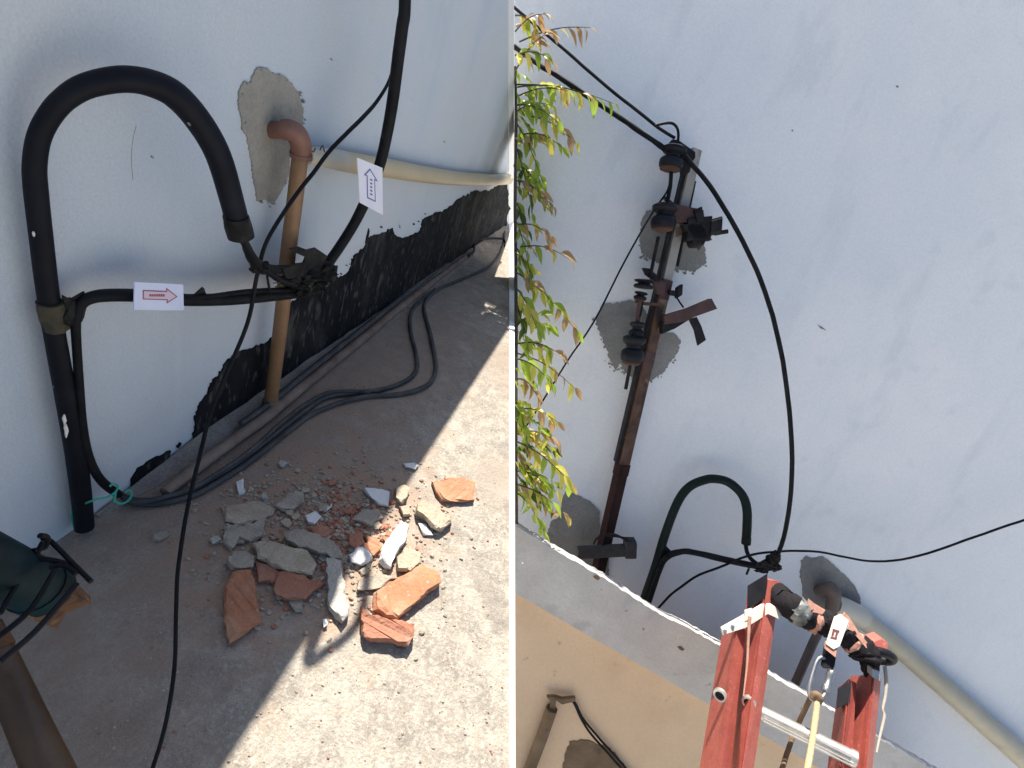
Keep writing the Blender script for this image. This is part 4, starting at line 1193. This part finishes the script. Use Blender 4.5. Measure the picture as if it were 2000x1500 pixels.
# cream metal strap across the rail heads
st1 = [(1411, 1230), (1440, 1214), (1499, 1180), (1527, 1191), (1524, 1210), (1500, 1199), (1456, 1226), (1412, 1240)]
prism('head_strap', [K(x, y, 0.022) for x, y in st1], RN * -0.02, M_alu_paint, lad)
prism('strap_tab', [K(x, y, 0.025) for x, y in [(1456, 1194), (1469, 1190), (1468, 1208), (1455, 1213)]], RN * -0.01, M_alu_paint, lad)
for x, y in ((1416, 1232), (1431, 1223)):
    lathe('rivet', K(x, y, 0.02), K(x, y, 0.030), [(0, 0.008), (0.7, 0.008), (1, 0.004)], M_steel, lad, 10)
prism('head_strap', [K(x, y, 0.022) for x, y in [(1703, 1306), (1718, 1312), (1719, 1330), (1704, 1323)]], RN * -0.03, M_alu, lad)
for x, y, r in ((1407, 1357, 13), (1463, 1371, 13)):
    rr_ = rad(K(x, y), 2 * r)
    c = K(x, y, 0.004 if x < 1450 else 0.012)
    d = (RN * 0.75 - RX * 0.62).normalized()
    g = lathe('rung_grommet', c - d * 0.006, c + d * 0.010, [(0, rr_), (0.9, rr_), (1.0, rr_ * .9), (1.0, rr_ * .68), (0.2, rr_ * .62)], M_alu, lad, 20)
    lathe('bore', c - d * 0.005, c + d * 0.003, [(0, rr_ * .64), (1, rr_ * .60)], M_blackcap, g, 16)
rg = tube('rung', [K(1478, 1388, -0.03), K(1672, 1483, 0.012)], rad(K(1570, 1440), 27), M_alu, lad, 14, 1)
e0, e1_ = K(1660, 1477, 0.012), K(1673, 1484, 0.016)
tube('rung_ferrule', [e0, e1_], rad(e0, 31), M_alu, lad, 16, 1)
for dpx in (-6, 4, 10):
    a_, b_ = K(1486, 1391 + dpx, -0.01), K(1660, 1478 + dpx, 0.02)
    tube('rung_rib', [a_ + RN * 0.022, b_ + RN * 0.022], 0.0035, M_alu, rg, 6, 1)
prism('orange_stop', [K(x, y, 0.0) for x, y in [(1706, 1254), (1722, 1248), (1734, 1256), (1732, 1272), (1710, 1268)]], RN * -0.05, M_fibre, lad)
# padded pole strap between the rail heads
pole_strap = thing('pole_strap', 'padded black and salmon strap slung between the ladder rail heads', 'strap', K(1600, 1220, 0.0))
sp = [(1508, 1158), (1545, 1184), (1575, 1204), (1605, 1214), (1635, 1226), (1660, 1248), (1684, 1272), (1690, 1290)]
segs = [(0.00, 1.0, M_web, 45, 'padded_core'), (0.17, 0.25, M_greytape, 51, 'grey_tape_wrap'), (0.33, 0.385, M_salmon, 50, 'salmon_band'), (0.55, 0.60, M_label, 52, 'label_band'), (0.735, 0.78, M_salmon, 50, 'salmon_band'), (0.02, 0.10, M_web, 50, 'black_wrap'), (0.42, 0.50, M_web, 49, 'black_wrap'), (0.84, 0.93, M_web, 52, 'black_wrap')]
SP, _ = crom([K(x, y, 0.03 if i else -0.06) for i, (x, y) in enumerate(sp)], [1] * len(sp), 8)


def along(t):
    f = t * (len(SP) - 1)
    i = min(int(f), len(SP) - 2)
    return SP[i].lerp(SP[i + 1], f - i)


for i, (t0, t1, m, wd, nm) in enumerate(segs):
    pts = [along(t0 + (t1 - t0) * k / 5) for k in range(6)]
    r = rad(pts[0], wd)
    if nm == 'padded_core':
        pts = [along(k / 14) for k in range(15)]
        tube(nm, pts, [r * (0.9 + 0.14 * ((k * 7) % 5) / 4) for k in range(15)], m, pole_strap, 18, 3, 0.3)
        continue
    tube(nm, pts, [r * .94, r, r * 1.02, r * 1.02, r, r * .94], m, pole_strap, 18, 2, 0.2)
for q in ([(1574, 1196), (1580, 1170), (1592, 1180), (1612, 1192), (1606, 1200), (1590, 1196)], [(1636, 1222), (1650, 1196), (1658, 1204), (1680, 1238), (1700, 1262), (1692, 1266), (1664, 1232)], [(1548, 1192), (1566, 1186), (1572, 1194), (1566, 1204)]):
    prism('salmon_fold', [K(x, y, 0.075) for x, y in q], RN * -0.006, M_salmon if q[0][0] != 1548 else M_greytape, pole_strap)
lb = [(1614, 1258), (1630, 1206), (1642, 1200), (1658, 1212), (1640, 1262), (1628, 1268)]
prism('label_flag', [K(x, y, 0.085) for x, y in lb], RN * -0.004, M_label, pole_strap)
mk = join([prism_geo([K(x, y, 0.087) for x, y in q], RN * -0.001) for q in ([(1627, 1228), (1640, 1232), (1639, 1236), (1626, 1232)], [(1626, 1234), (1630, 1235), (1628, 1242), (1624, 1241)], [(1633, 1236), (1637, 1237), (1635, 1244), (1631, 1243)], [(1623, 1243), (1635, 1246), (1634, 1249), (1622, 1246)])])
obj('printed_mark', *mk, M_ink_k, pole_strap)
prism('salmon_tail', [K(x, y, 0.08) for x, y in [(1613, 1254), (1636, 1262), (1632, 1284), (1612, 1268)]], RN * -0.008, M_salmon, pole_strap)
beam('hanger_sleeve', K(1622, 1264, 0.05), K(1616, 1302, 0.05), RX * 0.024, RN * 0.012, M_web, pole_strap, 0.3)
# rubber boot ring on the right rail head
c = K(1717, 1281, 0.02)
u_ = (RX * 0.92 - RU * 0.38).normalized()
v_ = (RU * 0.75 + RX * 0.3 + RN * 0.55).normalized()
ringp = [c + u_ * math.cos(a) * 0.058 + v_ * math.sin(a) * 0.036 for a in [2 * math.pi * k / 20 for k in range(21)]]
tube('rubber_ring', ringp, 0.019, M_blackcap, lad, 10, 1)
obj('boot', *join([blob_geo(K(1698, 1292, -0.01), RX * 0.036, RU * 0.07, RN * 0.04, 0.4, 4, 3)]), M_web, lad)
# quick link and ropes
ql = thing('quick_link', 'oval steel quick link hanging below the padded strap', 'carabiner', K(1604, 1322, 0.05))
lk = [(1618, 1294), (1606, 1284), (1596, 1290), (1588, 1312), (1581, 1340), (1582, 1360), (1592, 1368), (1604, 1364), (1614, 1350), (1624, 1322), (1627, 1304), (1618, 1294)]
ptube('loop', R, [(x, y, LO(y) + 0.05) for x, y in lk], 9, M_steel, ql, 10, 4)
lathe('screw_sleeve', K(1625, 1310, 0.05), K(1611, 1352, 0.05), [(0, 0.009), (0.05, 0.016), (0.25, 0.018), (0.3, 0.015), (0.7, 0.015), (0.75, 0.018), (0.95, 0.016), (1, 0.009)], M_steel, ql, 10)
rp2 = thing('haul_rope', 'tan rope hanging down from the steel quick link', 'rope', K(1590, 1400, 0.07))
ptube('knot', R, [(1586, 1366, LO(1366) + .06), (1592, 1356, LO(1356) + .07), (1600, 1362, LO(1362) + .07), (1597, 1374, LO(1374) + .06)], [14, 17, 17, 15], M_rope_shade, rp2, 10, 4)
ptube('front_fall', R, [(1597, 1366, LO(1366) + .065), (1593, 1400, LO(1400) + .065), (1586, 1450, LO(1450) + .07), (1574, 1520, LO(1520) + .075)], 14, M_rope, rp2, 10, 3, 0.06)
ptube('rear_fall', R, [(1584, 1362, LO(1362) + .03), (1570, 1390, LO(1390)), (1552, 1430, LO(1430) - .06), (1536, 1475, LO(1475) - .06), (1522, 1520, LO(1520) - .06)], 12, M_rope_shade, rp2, 10, 3, 0.06)
o = ptube('pale_cord', R, [(1728, 1300, LO(1300)), (1731, 1330, LO(1330)), (1729, 1360, LO(1360)), (1724, 1385, LO(1385)), (1727, 1400, LO(1400)), (1718, 1440, LO(1440)), (1712, 1470, LO(1470))], [8, 8, 7, 6, 7, 6, 5], M_cord, None, 8, 4)
tag(o, 'pale cord hanging beside the right ladder rail', 'cord')
o = ptube('pale_cord', R, [(1464, 1204, LO(1204) + .025), (1461, 1260, LO(1260) + .02), (1459, 1300, LO(1300) + .02), (1452, 1360, LO(1360) + .02)], [8, 6, 5, 3], M_salmon, None, 8, 3)
tag(o, 'thin salmon cord lying between the left ladder rails', 'cord')

# ------------------------------------------------------------------ tree at the left edge of the facade
tree = thing('tree', 'leafy branches with green, yellow and bronze leaflets beside the pole', 'tree', R(1006, 1150, 0.42))
ptube('trunk', R, [(1010, 1150, 0.44), (1008, 1000, 0.50), (1007, 800, 0.50), (1008, 600, 0.36), (1006, 400, 0.24), (1008, 240, 0.21), (1006, 130, 0.20)], [9, 8, 8, 7, 7, 6, 5], M_bark, tree, 8, 4, 0.2)
LEAVES = {}


def leaf_mesh(m):
    if m.name in LEAVES:
        return LEAVES[m.name]
    out = []
    for variant in range(3):
        vs, fs = [], []
        prof = [(0.0, 0.02), (0.15, 0.12), (0.35, 0.19), (0.55, 0.17), (0.78, 0.10), (1.0, 0.0)]
        bend = -0.22 - 0.15 * variant
        for t, ww in prof:
            zc = bend * t * t
            sw = 0.06 * math.sin(t * 3 + variant)
            vs += [(t, -ww + sw, zc + ww * 0.45), (t, sw, zc), (t, ww + sw, zc + ww * 0.45)]
        for i in range(len(prof) - 1):
            for k in range(2):
                a = i * 3 + k
                fs.append((a, a + 1, a + 4, a + 3))
        me = bpy.data.meshes.new('leaf')
        me.from_pydata(vs, [], fs)
        me.materials.append(m)
        me.polygons.foreach_set('use_smooth', [True] * len(me.polygons))
        out.append(me)
    LEAVES[m.name] = out
    return out


EXTRA = []
SPRAYS = [((1006, 30), (1052, 60), 7, 'y'), ((1006, 108), (1078, 112), 7, 'y'), ((1010, 170), (1150, 182), 10, 'y'), ((1006, 220), (1076, 200), 7, 'g'), ((1006, 62), (1066, 22), 8, 'b'), ((1014, 82), (1154, 48), 9, 'b'), ((1006, 140), (1064, 62), 6, 'y'), ((1008, 165), (1198, 196), 13, 'g'), ((1006, 190), (1110, 172), 9, 'g'), ((1008, 205), (1088, 232), 9, 'g'),
           ((1030, 226), (1124, 272), 7, 'y'), ((1022, 262), (1098, 282), 6, 'g'), ((1006, 236), (1060, 350), 10, 'g'), ((1006, 280), (1040, 410), 9, 'd'), ((1008, 320), (1058, 372), 7, 'g'), ((1006, 352), (1080, 398), 8, 'y'),
           ((1006, 440), (1076, 456), 7, 'b'), ((1006, 428), (1034, 520), 7, 'd'), ((1016, 482), (1112, 500), 6, 'y'), ((1006, 530), (1126, 640), 15, 'y'), ((1006, 560), (1050, 640), 8, 'g'), ((1006, 640), (1060, 610), 6, 'g'),
           ((1006, 672), (1094, 686), 8, 'y'), ((1010, 690), (1122, 752), 9, 'y'), ((1006, 700), (1078, 744), 9, 'g'), ((1010, 740), (1050, 770), 6, 'b'), ((1006, 800), (1088, 818), 7, 'y'), ((1006, 780), (1030, 860), 7, 'd'),
           ((1006, 850), (1082, 852), 8, 'b'), ((1008, 862), (1116, 940), 13, 'y'), ((1006, 920), (1086, 955), 9, 'g'), ((1006, 945), (1108, 1004), 10, 'y'), ((1006, 960), (1062, 1030), 9, 'g'), ((1006, 590), (1034, 690), 7, 'd'), ((1006, 480), (1040, 560), 6, 'g'), ((1004, 390), (1030, 460), 6, 'd')]
rnd = random.Random(3)
PICK = {'g': (M_leaf_g, M_leaf_g, M_leaf_g, M_leaf_y), 'd': (M_leaf_d, M_leaf_g, M_leaf_g), 'y': (M_leaf_y, M_leaf_y, M_leaf_g, M_leaf_b), 'b': (M_leaf_b, M_leaf_b, M_leaf_y)}
for si, (a, b, nl, kd) in enumerate(SPRAYS):
    o0 = (0.20 if a[1] < 400 else 0.33 if a[1] < 700 else 0.52) + rnd.uniform(-0.03, 0.05)
    o1 = o0 + rnd.uniform(0.0, 0.09)
    pts = []
    for k in range(6):
        t = k / 5
        sag = -10 * math.sin(math.pi * t) + 6 * t * t
        pts.append(R(a[0] + (b[0] - a[0]) * t, a[1] + (b[1] - a[1]) * t + sag, o0 + (o1 - o0) * t))
    tw = tube('twig', pts, [0.0040, 0.0034, 0.0028, 0.0022, 0.0017, 0.001], M_bark, tree, 5, 2)
    base = wloc(tw)
    TP, _ = crom(pts, [1] * 6, 6)
    for k in range(nl):
        t = 0.12 + 0.88 * k / (nl - 1)
        f = t * (len(TP) - 1)
        i = min(int(f), len(TP) - 2)
        p = TP[i].lerp(TP[i + 1], f - i)
        d = (TP[i + 1] - TP[i]).normalized()
        sd = 1 if k % 2 else -1
        side_ = d.cross(RN).normalized() * sd
        dirn = (d * rnd.uniform(0.35, 0.8) + side_ * rnd.uniform(0.2, 0.7) - RU * rnd.uniform(0.35, 0.95) + RN * rnd.uniform(-0.35, 0.45)).normalized()
        if k == nl - 1:
            dirn = (d - RU * 0.4).normalized()
        if (p + dirn * 0.06 - CAM).dot(cx) < 0.012:
            dirn = (dirn - cx * dirn.dot(cx) + cx * 0.15).normalized()
        nrm = (RN * rnd.uniform(0.2, 0.9) + RU * rnd.uniform(0.3, 1.2) + RX * rnd.uniform(-0.5, 0.5))
        yv = nrm.cross(dirn).normalized()
        zv = dirn.cross(yv).normalized()
        ln = rnd.uniform(0.062, 0.098) * (0.8 if k == nl - 1 else 1)
        m = rnd.choice(PICK[kd])
        if t > 0.75 and kd in 'yb' and rnd.random() < 0.5:
            m = M_leaf_b
        lo = bpy.data.objects.new('leaf', rnd.choice(leaf_mesh(m)))
        col.objects.link(lo)
        lo.parent = tw
        q = p - base
        wv = ln * rnd.uniform(0.85, 1.15)
        lo.matrix_local = Matrix(((dirn.x * ln, yv.x * wv, zv.x * ln, q.x), (dirn.y * ln, yv.y * wv, zv.y * ln, q.y), (dirn.z * ln, yv.z * wv, zv.z * ln, q.z), (0, 0, 0, 1)))

# the finer leaflets behind, too many to pick apart
lv, lf, lm = [], [], []
LM = [M_leaf_g, M_leaf_y, M_leaf_d, M_leaf_b]
for q in range(34):
    ya = rnd.choice((rnd.uniform(150, 380), rnd.uniform(500, 780), rnd.uniform(780, 1015), rnd.uniform(30, 1010)))
    o0 = (0.20 if ya < 400 else 0.32 if ya < 700 else 0.50) + rnd.uniform(-0.04, 0.05)
    ln_ = rnd.uniform(25, 85) * (0.6 if 395 < ya < 520 else 1.0)
    ang = rnd.uniform(-0.35, 0.9)
    n_ = int(ln_ / 6)
    warm = rnd.choice((0, 0, 0, 1, 1, 2, 3))
    for k in range(n_):
        t = k / max(1, n_ - 1)
        x, y = 1006 + ln_ * t * math.cos(ang), ya + ln_ * t * math.sin(ang) + 12 * t * t
        if y > 1026 + (x - 1005) * 0.6:
            continue
        p = R(x, y, o0)
        ax_ = (RX * rnd.uniform(0.1, 0.8) - RU * rnd.uniform(0.2, 1.0) + RN * rnd.uniform(-0.4, 0.5)).normalized()
        nr_ = (RN * rnd.uniform(0.1, 0.9) + RU * rnd.uniform(0.3, 1.2) + RX * rnd.uniform(-0.6, 0.6))
        yv = nr_.cross(ax_).normalized()
        zv = ax_.cross(yv)
        l_ = rnd.uniform(0.035, 0.075)
        w_ = l_ * rnd.uniform(0.14, 0.22)
        b_ = len(lv)
        lv += [p, p + ax_ * l_ * .3 + yv * w_ + zv * w_ * .4, p + ax_ * l_ * .65 + yv * w_ * .8, p + ax_ * l_ - zv * l_ * .2, p + ax_ * l_ * .65 - yv * w_ * .8, p + ax_ * l_ * .3 - yv * w_ + zv * w_ * .4, p + ax_ * l_ * .5 - zv * w_ * .3]
        for i in range(6):
            lf.append((b_ + i, b_ + (i + 1) % 6, b_ + 6))
            lm.append(warm if rnd.random() < 0.7 else rnd.choice((0, 1, 2)))
o = obj('leaf_mass', lv, lf, None, tree, mats=LM, midx=lm)
o['kind'] = 'stuff'

# crumbs of cement and bare spots round the patch edges
def flecks(nm, parent, fn, px, n, spread, size, m, seed):
    r3 = random.Random(seed)
    geos = []
    for _ in range(n):
        i = r3.randrange(len(px))
        a, b = px[i], px[(i + 1) % len(px)]
        t = r3.random()
        x = a[0] + (b[0] - a[0]) * t + r3.gauss(0, spread)
        y = a[1] + (b[1] - a[1]) * t + r3.gauss(0, spread)
        sz = size * r3.uniform(0.3, 1.2)
        k = r3.randint(5, 7)
        P = [fn(x + sz * math.cos(6.283 * j / k) * r3.uniform(0.5, 1.2), y + sz * math.sin(6.283 * j / k) * r3.uniform(0.5, 1.2)) for j in range(k)]
        nrm_ = (P[1] - P[0]).cross(P[2] - P[0]).normalized()
        if nrm_.dot(CAM - P[0]) < 0:
            nrm_ = -nrm_
        geos.append(prism_geo(P, nrm_ * r3.uniform(0.002, 0.007)))
    o = obj(nm, *join(geos), m, parent)
    o['kind'] = 'stuff'


flecks('cement_flecks', fac, lambda x, y: R(x, y, 0.0002), [(1166, 621), (1169, 645), (1185, 683), (1195, 709), (1203, 723), (1222, 728), (1245, 740), (1289, 731), (1313, 701), (1328, 670)], 70, 5, 3.2, M_cem_r, 5)
flecks('cement_flecks', fac, lambda x, y: R(x, y, 0.0002), [(1250, 440), (1251, 493), (1268, 505), (1316, 529), (1357, 534), (1380, 512)], 40, 4, 3.0, M_cem_r, 6)
flecks('cement_flecks', wall, lambda x, y: LW(x, y, 0.0002), [(503, 132), (554, 147), (585, 182), (593, 215), (592, 242), (566, 340), (534, 400), (503, 390), (490, 304), (472, 230), (468, 179)], 34, 2.5, 2.4, M_cem, 7)
flecks('tar_flecks', wall, lambda x, y: LW(x, min(y, wall_y(x) - 2), 0.0002), [(378, 860), (396, 782), (418, 742), (452, 700), (500, 675), (552, 640), (585, 578), (640, 556), (690, 502), (738, 456), (800, 462), (828, 428), (905, 386), (972, 363), (905, 386), (828, 428), (738, 456), (640, 556), (500, 675), (418, 742)], 40, 4, 1.8, M_tar, 8)
